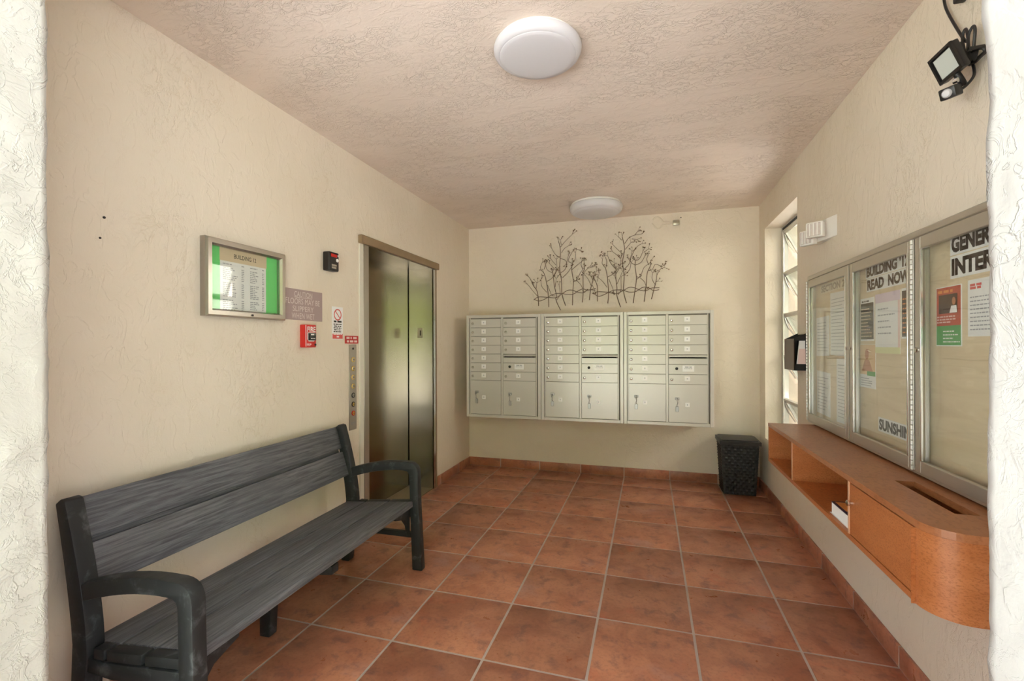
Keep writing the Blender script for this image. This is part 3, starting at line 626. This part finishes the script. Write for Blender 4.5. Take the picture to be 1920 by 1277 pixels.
# ================================================================== BENCH
t = thing('park_bench', (.34, -3.15, 0), 'weathered grey plank bench with black frame against the left wall', 'bench')
def arc(p0, p1, p2, n=8): return [tuple((1 - s) ** 2 * a + 2 * s * (1 - s) * b + s * s * c for a, b, c in zip(p0, p1, p2)) for s in [i / n for i in range(n + 1)]]
def end_frame(ya, yb):
    sg = 1 if yb > ya else -1; d = (0, yb - ya, 0); P3 = lambda pts, i=0: [(x, ya + sg * i, z) for x, z in pts]; D = lambda i: (0, yb - ya - 2 * sg * i, 0)
    f = thing('end_frame', (.34, (ya + yb) / 2, 0), None, None); f.parent = t; f.location = wloc(f) - wloc(t)
    back = [(.050, .862)] + arc((.050, .862), (.115, .56), (.128, .40), 6)[1:] + [(.118, .2), (.092, 0), (.148, 0), (.178, .2), (.196, .36)] + arc((.196, .40), (.19, .56), (.096, .874), 6) + [(.074, .880)]
    MB().prism(P3(back), d, .005).build('back_post', 'bench_frame', f, True)
    topa = arc((.150, .600), (.36, .672), (.550, .666), 8) + arc((.565, .666), (.634, .664), (.638, .60), 6)
    low = arc((.578, .575), (.578, .610), (.548, .610), 4) + arc((.54, .612), (.37, .616), (.165, .545), 8)
    MB().prism(P3(topa + [(.642, .40), (.664, 0), (.598, 0), (.582, .40)] + low, .003), D(.003), .006).build('arm_and_leg', 'bench_frame', f, True)
    MB().prism(P3([(.13, .372), (.25, .360), (.59, .388), (.59, .325), (.45, .328), (.30, .310), (.14, .318)], .005), D(.005), .004).build('seat_rail', 'bench_frame', f, True)
    MB().box(.13, .61, min(ya, yb) + .012, max(ya, yb) - .012, .195, .228, .004).build('lower_rail', 'bench_frame', f, True)
    s = 1 if yb > ya else -1
    MB().prism([(.560, yb, .384), (.560, yb + s * .17, .384), (.560, yb + s * .17, .366), (.560, yb + s * .07, .335), (.560, yb + s * .02, .28), (.560, yb, .20)], (.026, 0, 0), .003).build('seat_bracket', 'bench_frame', f, True)
    k = MB()
    for (xa, xb, za, zb) in ((.215, .262, .398, .398), (.275, .425, .398, .412), (.44, .585, .414, .428)):
        k.prism(P3([(xa, za - .034), (xb, zb - .034), (xb, zb), (xa, za)], .008), D(.008), .003)
    k.build('plank_socket', 'bench_frame', f, True)
    return f
end_frame(-3.935, -3.878); end_frame(-2.395, -2.450)
ya, yb = -3.882, -2.446
def slat(p0, p1, th, nm):
    """plank whose cross-section runs p0 -> p1 in (x, z)"""
    a, b = Vector((p0[0], 0, p0[1])), Vector((p1[0], 0, p1[1])); e = (b - a).normalized(); n = Vector((-e.z, 0, e.x)); c = (a + b) / 2 - n * th / 2; c.y = (ya + yb) / 2
    MB().obox(c, e * ((b - a).length / 2), (0, (yb - ya) / 2, 0), n * th / 2, .004, 2).build(nm, 'plank', t, True)
slat((.100, .727), (.058, .866), -.028, 'back_plank'); slat((.152, .560), (.105, .708), -.028, 'back_plank')
slat((.080, .694), (.068, .734), -.012, 'gap_strip')
slat((.135, .388), (.268, .398), .034, 'seat_plank'); slat((.276, .399), (.432, .413), .034, 'seat_plank'); slat((.440, .414), (.604, .427), .034, 'seat_plank')
k = MB(); k.prism([(.13, -3.17, .352), (.60, -3.17, .384), (.60, -3.17, .345), (.45, -3.17, .325), (.27, -3.17, .30), (.25, -3.17, 0), (.195, -3.17, 0), (.19, -3.17, .30)], (0, -.05, 0), .004); k.build('centre_support', 'bench_frame', t, True)

t.rotation_euler.z = .024; t.location.x += .022

# ================================================================== WASTE BASKET
t = thing('waste_basket', (2.82, -.21, 0), 'black woven waste basket with lid in the back right corner', 'waste basket')
def basket():
    b = bmesh.new(); hw0, hw1, hd0, hd1, hh = .136, .160, .122, .142, .50; cx, cy = 2.815, -.215; nu = 12; nv = 18; sub = 4
    def ring(zf):
        out = []; hw = hw0 + (hw1 - hw0) * zf; hd = hd0 + (hd1 - hd0) * zf
        for (ax, ay, bx, by, nx, ny, n) in ((-1, -1, 1, -1, 0, -1, nu), (1, -1, 1, 1, 1, 0, nu), (1, 1, -1, 1, 0, 1, nu), (-1, 1, -1, -1, -1, 0, nu)):
            for i in range(n * sub):
                f = i / (n * sub); u = f * n; v = zf * nv; w_ = abs(math.sin(math.pi * u)) * abs(math.sin(math.pi * v)); odd = (int(u) + int(v)) % 2
                d = (.010 * w_ if odd else .001 * w_) * min(1, 12 * f) * min(1, 12 * (1 - f))
                out.append((cx + (ax + (bx - ax) * f) * hw + nx * d, cy + (ay + (by - ay) * f) * hd + ny * d, .004 + zf * (hh - .02)))
        return out
    rs = [[b.verts.new(p) for p in ring(j / (nv * sub))] for j in range(nv * sub + 1)]; n = len(rs[0])
    for j in range(len(rs) - 1):
        for i in range(n): b.faces.new((rs[j][i], rs[j][(i + 1) % n], rs[j + 1][(i + 1) % n], rs[j + 1][i]))
    b.faces.new(rs[0][::-1]); b.faces.new(rs[-1]); k = MB(); k.add(b); return k
basket().build('woven_body', 'black_matte', t, True)
k = MB(); k.box(2.645, 2.985, -.368, -.062, .484, .502, .004, 2); k.box(2.640, 2.990, -.373, -.369, .468, .502); k.box(2.985, 2.990, -.369, -.062, .468, .502); k.box(2.640, 2.645, -.369, -.062, .468, .502)
k.box(2.66, 2.97, -.35, -.08, .502, .512, .004, 2); k.build('lid', 'black', t, True)
MB().box(2.75, 2.88, -.378, -.372, .458, .474, .002).build('lid_grip', 'black', t)

# ================================================================== WALL SHELF
SX = W - .30; SZ0, SZ1 = .642, .886; SY0, SY1 = -3.465, -1.665
t = thing('wall_shelf', (W - .15, (SY0 + SY1) / 2, SZ0), 'long orange wood shelf cabinet with rounded end under the notice board', 'shelf')
def outline(r, inset=0, nseg=10):
    x0 = SX + inset; y0 = SY0 + inset; pts = [(W - .001, SY1 - inset), (x0, SY1 - inset)]
    pts += [(x0 + r - r * math.cos(a), y0 + r - r * math.sin(a)) for a in [i * math.pi / 2 / nseg for i in range(nseg + 1)]]
    return pts + [(W - .001, y0)]
def slab(pts, z0, z1, hole=None):
    b = bmesh.new()
    def loop(ps):
        vs_ = [b.verts.new((x, y, z1)) for x, y in ps]; return [b.edges.new((vs_[i], vs_[(i + 1) % len(vs_)])) for i in range(len(vs_))]
    es = loop(pts) + (loop(hole) if hole else [])
    bmesh.ops.triangle_fill(b, use_beauty=True, use_dissolve=False, edges=es)
    e = bmesh.ops.extrude_face_region(b, geom=b.faces[:]); bmesh.ops.translate(b, verts=[g for g in e['geom'] if isinstance(g, bmesh.types.BMVert)], vec=(0, 0, z0 - z1)); bmesh.ops.recalc_face_normals(b, faces=b.faces[:])
    k = MB(); k.add(b); return k
RC = .095
slab(outline(RC), SZ1 - .022, SZ1, [(2.890, -2.935), (2.890, -3.285), (2.952, -3.285), (2.952, -2.935)]).build('top', 'wood_top', t)
slab(outline(RC - .012, .012), SZ0, SZ0 + .018).build('bottom', 'wood_in', t)
box('back_panel', 'wood_in', t, W - .012, W - .001, SY0 + .02, SY1 - .02, SZ0 + .018, SZ1 - .022)
box('end_panel', 'wood', t, SX + .001, W - .012, SY1 - .020, SY1 - .001, SZ0 + .001, SZ1 - .022)
box('divider', 'wood', t, SX + .002, W - .012, -2.186, -2.166, SZ0 + .018, SZ1 - .022)
box('divider', 'wood', t, SX + .002, W - .012, -2.918, -2.898, SZ0 + .018, SZ1 - .022)
box('bottom_rail', 'wood', t, SX, SX + .012, -3.372, SY1, SZ0, SZ0 + .020)
box('slot_well', 'dark', t, 2.87, 2.97, -3.30, -2.925, SZ0 + .02, SZ0 + .03)
dr = box('door', 'wood', t, SX - .001, SX + .017, -3.368, -2.922, SZ0 + .024, SZ1 - .026, .001)
M['edge'] = flat('pale_edge_banding', rgb(222, 172, 138), .5)
box('edge_band', 'edge', t, SX - .0006, SX + .002, -2.914, -2.902, SZ0 + .02, SZ1 - .022); box('edge_band', 'edge', t, SX - .0014, SX + .002, -3.3715, -3.3685, SZ0 + .022, SZ1 - .024); box('edge_band', 'edge', t, SX - .0002, SX + .002, -2.182, -2.170, SZ0 + .02, SZ1 - .022)
MB().lathe((SX - .001, -2.945, .79), (-1, 0, 0), [(.006, 0), (.006, .008), (.011, .012), (.011, .018), (.006, .021), (0, .021)], 16).build('knob', 'chrome', dr, True)
def curved():
    b = bmesh.new(); th = .012; ps = [(SX, -3.373)] + [(SX + RC - RC * math.cos(a), SY0 + RC - RC * math.sin(a)) for a in [i * math.pi / 2 / 14 for i in range(15)]] + [(W - .002, SY0)]
    rows = []
    for i, (x, y) in enumerate(ps):
        a = ps[max(0, i - 1)]; c = ps[min(len(ps) - 1, i + 1)]; tx, ty = c[0] - a[0], c[1] - a[1]; L = math.hypot(tx, ty); nx, ny = -ty / L, tx / L
        rows.append([b.verts.new(q) for q in ((x, y, SZ0 + .0005), (x, y, SZ1 - .0225), (x + nx * th, y + ny * th, SZ1 - .0225), (x + nx * th, y + ny * th, SZ0 + .0005))])
    for p, q in zip(rows[:-1], rows[1:]):
        for i in range(4): b.faces.new((p[i], p[(i + 1) % 4], q[(i + 1) % 4], q[i]))
    b.faces.new(rows[0][::-1]); b.faces.new(rows[-1]); bmesh.ops.recalc_face_normals(b, faces=b.faces[:]); k = MB(); k.add(b); return k
curved().build('curved_panel', 'wood', t, True)

t = thing('thick_book', (2.87, -2.79, SZ0 + .018), 'thick white paperback directory with colourful cover lying in the shelf', 'book')
zb = SZ0 + .0185
MB().box(2.775, 2.985, -2.892, -2.672, zb + .002, zb + .048).build('pages', 'paper', t)
M['cover_dark'] = flat('dark_purple_cover', rgb(70, 52, 84), .4)
cv = box('cover', 'cover_dark', t, 2.773, 2.987, -2.893, -2.670, zb + .048, zb + .051); box('cover', 'paper', t, 2.770, 2.987, -2.893, -2.665, zb, zb + .002)
M['orange_print'] = flat('orange_print', rgb(230, 150, 80), .4); M['blue_print'] = flat('blue_print', rgb(50, 80, 160), .4)
box('cover_print', 'orange_print', cv, 2.784, 2.875, -2.80, -2.682, zb + .051, zb + .0514); box('cover_print', 'blue_print', cv, 2.885, 2.978, -2.80, -2.682, zb + .051, zb + .0514); box('cover_print', 'red_sign', cv, 2.784, 2.978, -2.885, -2.81, zb + .051, zb + .0514)

# ================================================================== NOTICE BOARD
NB = .052; NY0, NY1, NZ0, NZ1 = -3.445, -1.585, .893, 1.832
t = thing('notice_board_cabinet', (W - .03, (NY0 + NY1) / 2, NZ0), 'three door glass notice board cabinet with grey aluminium frame', 'notice board')
box('back_panel', 'ply', t, W - .011, W - .001, NY0 + .02, NY1 - .02, NZ0 + .02, NZ1 - .03)
k = MB(); k.box(W - NB, W, NY0, NY1, NZ1 - .028, NZ1, .004); k.build('top_rail', 'alum', t)
k = MB(); k.box(W - NB, W, NY0, NY1, NZ0, NZ0 + .026, .003); k.build('bottom_rail', 'alum', t)
for ya in (NY0, NY1 - .022): box('side_rail', 'alum', t, W - NB, W, ya, ya + .022, NZ0 + .026, NZ1 - .028, .003)
for yc in (-2.237, -2.836): box('mullion', 'alum', t, W - NB + .014, W, yc - .012, yc + .012, NZ0 + .026, NZ1 - .028)
xo, xi = W - NB - .004, W - NB + .014
def board_door(ya, yb, hinge_far, lock_y):
    """ya far side, yb near side (smaller y)"""
    z0, z1 = NZ0 + .012, NZ1 - .031; fw = .046
    d = thing('glazed_door', (W - NB, (ya + yb) / 2, z0), None, None); d.parent = t; d.location = wloc(d) - wloc(t)
    k = MB(); k.box(xo, xi, yb, yb + .036, z0, z1, .002); k.box(xo, xi, ya - .036, ya, z0, z1, .002); k.box(xo, xi, yb + .036, ya - .036, z0, z0 + fw, .002); k.box(xo, xi, yb + .036, ya - .036, z1 - fw, z1, .002); k.build('door_frame', 'alum', d)
    q = .008
    for yy in (yb + .036, ya - .036 - q): box('glazing_bead', 'alum_bright', d, xo - .003, xo + .006, yy, yy + q, z0 + fw, z1 - fw, .0015)
    box('pane', 'glass', d, xo + .008, xo + .011, yb + .030, ya - .030, z0 + fw - .006, z1 - fw + .006)
    yh = ya - .005 if hinge_far else yb + .005; k = MB(); n = 46; hz = (z1 - z0) / n
    for i in range(n): k.tube([(xo - .003, yh, z0 + (i + .06) * hz), (xo - .003, yh, z0 + (i + .86) * hz)], .0048, 8)
    k.build('piano_hinge', 'hinge', d, True)
    MB().lathe((xo, lock_y, 1.372), (-1, 0, 0), [(.010, 0), (.010, .006), (.006, .008), (0, .008)], 16).build('lock', 'chrome', d, True)
board_door(-1.590, -2.230, True, -2.212); board_door(-2.244, -2.830, False, -2.262); board_door(-2.842, -3.440, False, -2.860)

PX = W - .0115
GRP = 'papers pinned in the notice board'
def sheet(name, y_far, y_near, z0, z1, mat, label, cat='paper', skew=0.0):
    t = thing(name, (PX, (y_far + y_near) / 2, z0), label, cat)
    b = MB().prism([(PX, y_far, z0 + skew), (PX, y_near, z0 - skew), (PX, y_near, z1 - skew), (PX, y_far, z1 + skew)], (-.0016, 0, 0)).build('sheet', mat, t); t_x = PX - .0016
    return t, b, t_x
def word(p, x, s, yf, yn, z0, z1, mat, bold): text('lettering', s, (x, (yf + yn) / 2, (z0 + z1) / 2), RU, RV, abs(yn - yf), z1 - z0, mat, p, bold)
def lines(p, x, yf, yn, z0, z1, n, mat, seed, h=.005):
    rd = random.Random(seed); L = abs(yn - yf); marks('print_line', [(0, (z1 - z0) * i / n, L * rd.uniform(.6, 1), h) for i in range(n)], (x, yf, z0), RU, RV, mat, p, seed, .0006)
M['faint'] = flat('faint_ink', rgb(150, 130, 104), .8); M['dark_poster'] = flat('dark_poster', rgb(78, 66, 58), .6, 0, .3, .3, 25); M['purple_edge'] = flat('purple_wash', rgb(226, 208, 224), .7); M['yellow_edge'] = flat('yellow_wash', rgb(226, 226, 176), .7)
M['flyer_red'] = flat('flyer_red', rgb(190, 84, 62), .6); M['flyer_green'] = flat('flyer_green', rgb(96, 166, 100), .6, 0, .3, .15, 20); M['flyer_brown'] = flat('flyer_brown', rgb(80, 58, 50), .6); M['skin'] = flat('portrait_print', rgb(196, 140, 110), .6, 0, .3, .2, 30); M['orange_wash'] = flat('orange_wash', rgb(232, 200, 160), .7, 0, .3, .1, 12); M['tan_header'] = flat('pale_header', rgb(226, 216, 194), .8)
# left bay
p, s_, x = sheet('section_header', -1.70, -2.17, 1.704, 1.758, 'tan_header', 'paper strip reading SECTION 2 in the left bay', 'paper header'); word(s_, x, 'SECTION 2', -1.712, -2.065, 1.710, 1.752, 'faint', .045)
for nm, a, b, c, d, lab, sd in (('notice_sheet', -1.856, -2.15, 1.328, 1.690, 'tall white notice at upper right of the left bay', 1), ('notice_sheet', -1.625, -1.838, 1.322, 1.562, 'white notice at middle left of the left bay', 2), ('notice_sheet', -1.628, -1.851, .962, 1.225, 'white notice at lower left of the left bay', 3), ('notice_sheet', -1.948, -2.16, .956, 1.315, 'white notice at lower right of the left bay', 4)):
    p, s_, x = sheet(nm, a, b, c, d, 'paper', lab, 'notice', .003 if sd % 2 else -.003); lines(s_, x, a - .02, b + .02, c + .03, d - .02, int((d - c) / .022), 'ink', sd, .004)
# middle bay
p, s_, x = sheet('building_header', -2.318, -2.76, 1.714, 1.778, 'paper', 'paper strip reading BUILDING 12 in the middle bay', 'paper header', .0); word(s_, x, "BUILDING '12'", -2.326, -2.722, 1.719, 1.772, 'ink_brown', .055)
p, s_, x = sheet('read_now_header', -2.326, -2.74, 1.648, 1.711, 'paper', 'paper strip reading READ NOW in the middle bay', 'paper header'); word(s_, x, 'READ  NOW', -2.334, -2.715, 1.654, 1.706, 'ink_brown', .055)
p, s_, x = sheet('dark_poster', -2.258, -2.402, 1.410, 1.620, 'paper', 'small dark printed poster at left of the middle bay', 'poster'); q = MB().box(x - .0006, x - .0001, -2.397, -2.263, 1.418, 1.595).build('print_area', 'dark_poster', s_); lines(s_, x - .0007, -2.27, -2.39, 1.43, 1.58, 9, 'tan_paper', 6, .005); lines(s_, x, -2.275, -2.385, 1.600, 1.612, 1, 'ink_dark', 7, .008)
p, s_, x = sheet('pastel_notice', -2.414, -2.637, 1.352, 1.627, 'paper', 'large pastel edged white notice in the middle bay', 'notice'); box('wash_band', 'purple_edge', s_, x - .0005, x - .0001, -2.637, -2.414, 1.585, 1.627); box('wash_band', 'yellow_edge', s_, x - .0005, x - .0001, -2.637, -2.414, 1.352, 1.380); box('wash_band', 'pink', s_, x - .0005, x - .0001, -2.637, -2.620, 1.380, 1.585); lines(s_, x, -2.44, -2.60, 1.44, 1.58, 5, 'ink', 9, .006)
p, s_, x = sheet('dark_poster', -2.647, -2.78, 1.417, 1.629, 'paper', 'dark printed poster half hidden by the door frame in the middle bay', 'poster'); box('print_area', 'dark_poster', s_, x - .0006, x - .0001, -2.775, -2.653, 1.425, 1.618); lines(s_, x - .0007, -2.66, -2.77, 1.44, 1.60, 8, 'orange_print', 10, .006)
p, s_, x = sheet('portrait_flyer', -2.250, -2.416, 1.180, 1.394, 'paper', 'flyer with an orange portrait low in the middle bay', 'flyer'); box('print_area', 'orange_wash', s_, x - .0005, x - .0001, -2.414, -2.252, 1.245, 1.392)
k = MB(); cc = Vector((x - .0008, -2.328, 1.345)); k.bm.faces.new([k.bm.verts.new(cc + Vector((0, .020 * math.cos(a), .026 * math.sin(a)))) for a in [-2 * math.pi * i / 16 for i in range(16)]]); k.quad([(x - .0008, -2.275, 1.262), (x - .0008, -2.39, 1.262), (x - .0008, -2.352, 1.318), (x - .0008, -2.305, 1.318)]); k.build('figure_print', 'skin', s_)
box('print_area', 'flyer_green', s_, x - .0006, x - .0002, -2.414, -2.33, 1.240, 1.262); lines(s_, x, -2.265, -2.40, 1.190, 1.235, 4, 'ink', 12, .004)
p, s_, x = sheet('sunshine_strip', -2.442, -2.80, .990, 1.056, 'paper', 'paper strip reading SUNSHINE low in the middle bay', 'paper header'); word(s_, x, 'SUNSHINE', -2.45, -2.748, .998, 1.049, 'ink_dark', .05)
# right bay
p, s_, x = sheet('general_header', -2.975, -3.37, 1.706, 1.781, 'paper', 'paper strip reading GENERAL in the right bay', 'paper header'); word(s_, x, 'GENERAL', -2.983, -3.245, 1.713, 1.774, 'ink_black', .055)
p, s_, x = sheet('interest_header', -2.975, -3.39, 1.624, 1.702, 'paper', 'paper strip reading INTEREST in the right bay', 'paper header'); word(s_, x, 'INTEREST', -2.984, -3.305, 1.633, 1.694, 'ink_black', .055)
p, s_, x = sheet('election_flyer', -2.892, -3.036, 1.386, 1.601, 'paper', 'red and green printed flyer at left of the right bay', 'flyer')
for (a, b, c, d, mm) in ((-2.895, -3.032, 1.460, 1.598, 'flyer_red'), (-2.895, -3.032, 1.390, 1.460, 'flyer_green'), ):
    box('print_area', mm, s_, x - .0005, x - .0001, b, a, c, d)
box('print_area', 'flyer_brown', s_, x - .0009, x - .0005, -3.015, -2.910, 1.504, 1.572)
k = MB(); cc = Vector((x - .0012, -2.996, 1.546)); k.bm.faces.new([k.bm.verts.new(cc + Vector((0, .010 * math.cos(a), .014 * math.sin(a)))) for a in [-2 * math.pi * i / 14 for i in range(14)]]); k.build('figure_print', 'skin', s_)
k = MB(); k.quad([(x - .0011, -2.972, 1.505), (x - .0011, -3.014, 1.505), (x - .0011, -3.010, 1.530), (x - .0011, -2.982, 1.530)]); k.build('figure_print', 'paper', s_)
lines(s_, x - .0006, -2.90, -3.02, 1.470, 1.500, 3, 'pink', 14, .005); lines(s_, x - .0006, -2.935, -3.03, 1.40, 1.45, 4, 'paper', 15, .004); lines(s_, x - .0006, -2.905, -3.02, 1.578, 1.592, 1, 'orange_print', 16, .010)
p, s_, x = sheet('white_notice', -3.068, -3.285, 1.419, 1.607, 'paper', 'white notice with faint pink heading at right of the right bay', 'notice'); lines(s_, x, -3.08, -3.27, 1.44, 1.56, 9, 'ink', 18, .004); lines(s_, x, -3.08, -3.14, 1.575, 1.595, 2, 'pink_red', 19, .008)

# ================================================================== LITERATURE HOLDER
t = thing('leaflet_holder', (W - .04, -1.30, 1.21), 'small black wall box of leaflets between window and notice board', 'leaflet holder')
M['holder_warm_side'] = flat('warm_reflection_plastic', rgb(70, 50, 38), .35, 0, .5, .3, 20)  # side of the black holder, warm reflection put into its colour
HX0, HY0, HY1, HZ0, HZ1 = W - .082, -1.405, -1.175, 1.213, 1.433
box('back_panel', 'black_matte', t, W - .006, W - .001, HY0, HY1 - .02, HZ0, HZ1 + .03)
box('side_panel', 'holder_warm_side', t, HX0, HX0 + .005, HY0, HY1, HZ0, HZ1, .001)
box('base', 'black_matte', t, HX0 + .005, W - .006, HY0, HY1 - .02, HZ0, HZ0 + .006)
MB().prism([(HX0 + .001, HY1 - .026, HZ0), (W - .001, HY1 - .026, HZ0), (W - .001, HY1 - .026, HZ1 + .04), (HX0 + .001, HY1 - .026, HZ1)], (0, .006, 0)).build('end_panel', 'black_matte', t)
MB().prism([(HX0 + .001, HY0 - .004, HZ1 - .014), (HX0 + .001, HY0 - .004, HZ1), (W - .001, HY0 - .004, HZ1 + .04), (W - .001, HY0 - .004, HZ1 - .010)], (0, .004, 0)).build('top_bar', 'black_matte', t)
box('front_lip', 'black_matte', t, HX0 + .005, W - .001, HY0 - .004, HY0, HZ0, HZ0 + .045)
k = thing('leaflet', (W - .04, -1.385, HZ0 + .01), 'white leaflet standing in the black holder', 'leaflet', 'leaflets in the holder'); MB().prism([(W - .066, -1.392, HZ0 + .008), (W - .008, -1.392, HZ0 + .008), (W - .008, -1.386, HZ0 + .205), (W - .044, -1.386, HZ0 + .205)], (0, .003, 0)).build('sheet', 'paper', k)
k = thing('leaflet', (W - .03, -1.395, HZ0 + .01), 'pink leaflet leaning in the black holder', 'leaflet', 'leaflets in the holder'); MB().prism([(W - .060, -1.399, HZ0 + .008), (W - .008, -1.399, HZ0 + .008), (W - .008, -1.394, HZ0 + .150), (W - .047, -1.394, HZ0 + .150)], (0, .003, 0)).build('sheet', 'pink', k)

# ================================================================== EMERGENCY LIGHT
t = thing('emergency_light', (W, -1.79, 2.02), 'white twin head emergency light above the notice board', 'emergency light')
M['lens'] = flat('frosted_lens', rgb(206, 196, 192), .25, 0, .6, .15, 60)
MB().prism([(W, -1.925, 2.022), (W, -1.668, 2.022), (W - .062, -1.668, 2.022)], (0, 0, .122), .002).build('housing', 'white', t, True)
def head(c, az):
    u = Vector((math.cos(az), math.sin(az), 0)); n = Vector((-math.sin(az), math.cos(az), 0)) * 1; v = Vector((0, 0, 1))
    if n.y > 0: n = -n
    h = MB().obox(c, u * .047, v * .047, n * .022, .010, 3).build('lamp_head', 'white', t, True)
    MB().obox(Vector(c) + n * .021, u * .036, v * .038, n * .003, .002).build('lens', 'lens', h)
    k = MB()
    for i in (-1, 0, 1): k.obox(Vector(c) + n * .025 + u * .020 * i, u * .003, v * .036, n * .002)
    k.build('lens_rib', 'white', h)
    MB().tube([Vector(c) - n * .02, Vector(c) - n * .055], .014, 12).build('swivel', 'white', h, True)
head((W - .085, -1.845, 2.076), math.radians(-38)); head((W - .090, -1.735, 2.052), math.radians(-55))

# ================================================================== FLOODLIGHT WITH SENSOR
t = thing('floodlight', (W, -3.12, 2.34), 'black sensor floodlight with coiled cable high on the right wall', 'floodlight')
n = Vector((-.926, -.047, -.374)).normalized(); u = Vector((0, -1, 0)); u = (u - n * u.dot(n)).normalized(); v = u.cross(n); v = v if v.z > 0 else -v
c = Vector((2.957, -3.122, 2.319)); hs = MB().obox(c - n * .009, u * .054, v * .047, n * .010, .004, 2).build('housing', 'black', t, True)
k = MB()
for a, b, l1, l2 in ((0, .043, .054, .006), (0, -.043, .054, .006)): k.obox(c + v * b + n * .004, u * l1, v * l2 * .7, n * .004)
for a in (.050, -.050): k.obox(c + u * a + n * .004, u * .004, v * .046, n * .004)
k.build('bezel', 'black', hs); M['flood_glass'] = flat('floodlight_lens', rgb(200, 208, 204), .2, 0, .6, .1, 8)
MB().obox(c + n * .002, u * .040, v * .034, n * .0015).build('lens', 'flood_glass', hs)
k = MB()
for i in range(6): k.obox(c - n * .024 + u * (-.035 + i * .014), u * .002, v * .036, n * .010)
k.build('cooling_fin', 'black', hs)
MB().tube([c - n * .03 + u * .05, (W - .03, -3.175, 2.33), (W - .004, -3.15, 2.33), (W - .004, -3.09, 2.33), (W - .03, -3.065, 2.33), c - n * .03 - u * .05], .006, 8).build('bracket', 'black', t, True)
MB().tube([c - v * .045 - n * .01, c - v * .066 - n * .012, c - v * .085 - n * .02 - u * .01], .010, 10).build('sensor_arm', 'black', t, True)
pc = Vector((2.962, -3.132, 2.218)); n2 = Vector((-.75, -.55, -.35)).normalized(); u_ = Vector((0, 0, 1)).cross(n2).normalized(); v_ = n2.cross(u_)
ps = MB().obox(pc, u_ * .022, v_ * .018, n2 * .022, .004, 2).build('sensor', 'black', t, True)
MB().lathe(pc + n2 * .021, n2, [(.014, 0), (.014, .003), (.010, .008), (0, .010)], 20).build('sensor_lens', 'lamp_white', ps, True)
MB().cyl(pc + v_ * .028 + u_ * .012, u_, .008, .012, 12).build('hinge_bolt', 'chrome', ps)
def crv(pts, nn=6):
    p = [Vector(q) for q in pts]; out = [p[0]]
    for i in range(len(p) - 1):
        a, b, c_, d = p[max(0, i - 1)], p[i], p[i + 1], p[min(len(p) - 1, i + 2)]
        for j in range(1, nn + 1): s = j / nn; out.append(.5 * (2 * b + (c_ - a) * s + (2 * a - 5 * b + 4 * c_ - d) * s * s + (3 * b - a - 3 * c_ + d) * s ** 3))
    return out
xw = W - .018
for pts in ([(xw, -2.93, H - .001), (xw, -2.947, 2.663), (xw, -2.953, 2.636), (xw, -2.966, 2.592), (xw, -3.008, 2.512), (xw - .01, -3.078, 2.415), (xw - .012, -3.097, 2.394)],
            [(xw - .012, -3.091, 2.345), (xw - .016, -3.084, 2.415), (xw - .014, -3.096, 2.437), (xw - .012, -3.104, 2.396), (xw - .012, -3.097, 2.345)],
            [(xw - .012, -3.112, 2.335), (xw - .016, -3.113, 2.400), (xw - .012, -3.128, 2.424), (xw - .012, -3.138, 2.401), (xw - .010, -3.123, 2.335)],
            [(xw - .012, -3.104, 2.342), (xw - .02, -3.143, 2.336), (xw - .02, -3.184, 2.320), (xw - .014, -3.183, 2.307), (xw - .012, -3.143, 2.302), (xw - .012, -3.112, 2.308)],
            [(xw - .012, -3.112, 2.340), (xw - .012, -3.132, 2.284), (xw - .014, -3.132, 2.258), (xw - .03, -3.125, 2.235), (xw - .05, -3.125, 2.222)]):
    MB().tube(crv(pts), .0043, 8).build('cable', 'black', t, True)
MB().obox((xw - .014, -3.108, 2.335), (0, .022, .01), (0, -.008, .016), (.014, 0, 0), .003).build('cable_tie', 'black_matte', t)
t = thing('wall_socket', (W, -3.06, 2.56), 'black weatherproof socket at the top edge above the floodlight', 'socket')
MB().box(W - .034, W, -3.13, -3.03, 2.562, 2.68, .006, 2).build('box', 'black', t, True); MB().box(W - .05, W - .034, -3.115, -3.045, 2.575, 2.66, .004, 2).build('cover_flap', 'black_matte', t, True)
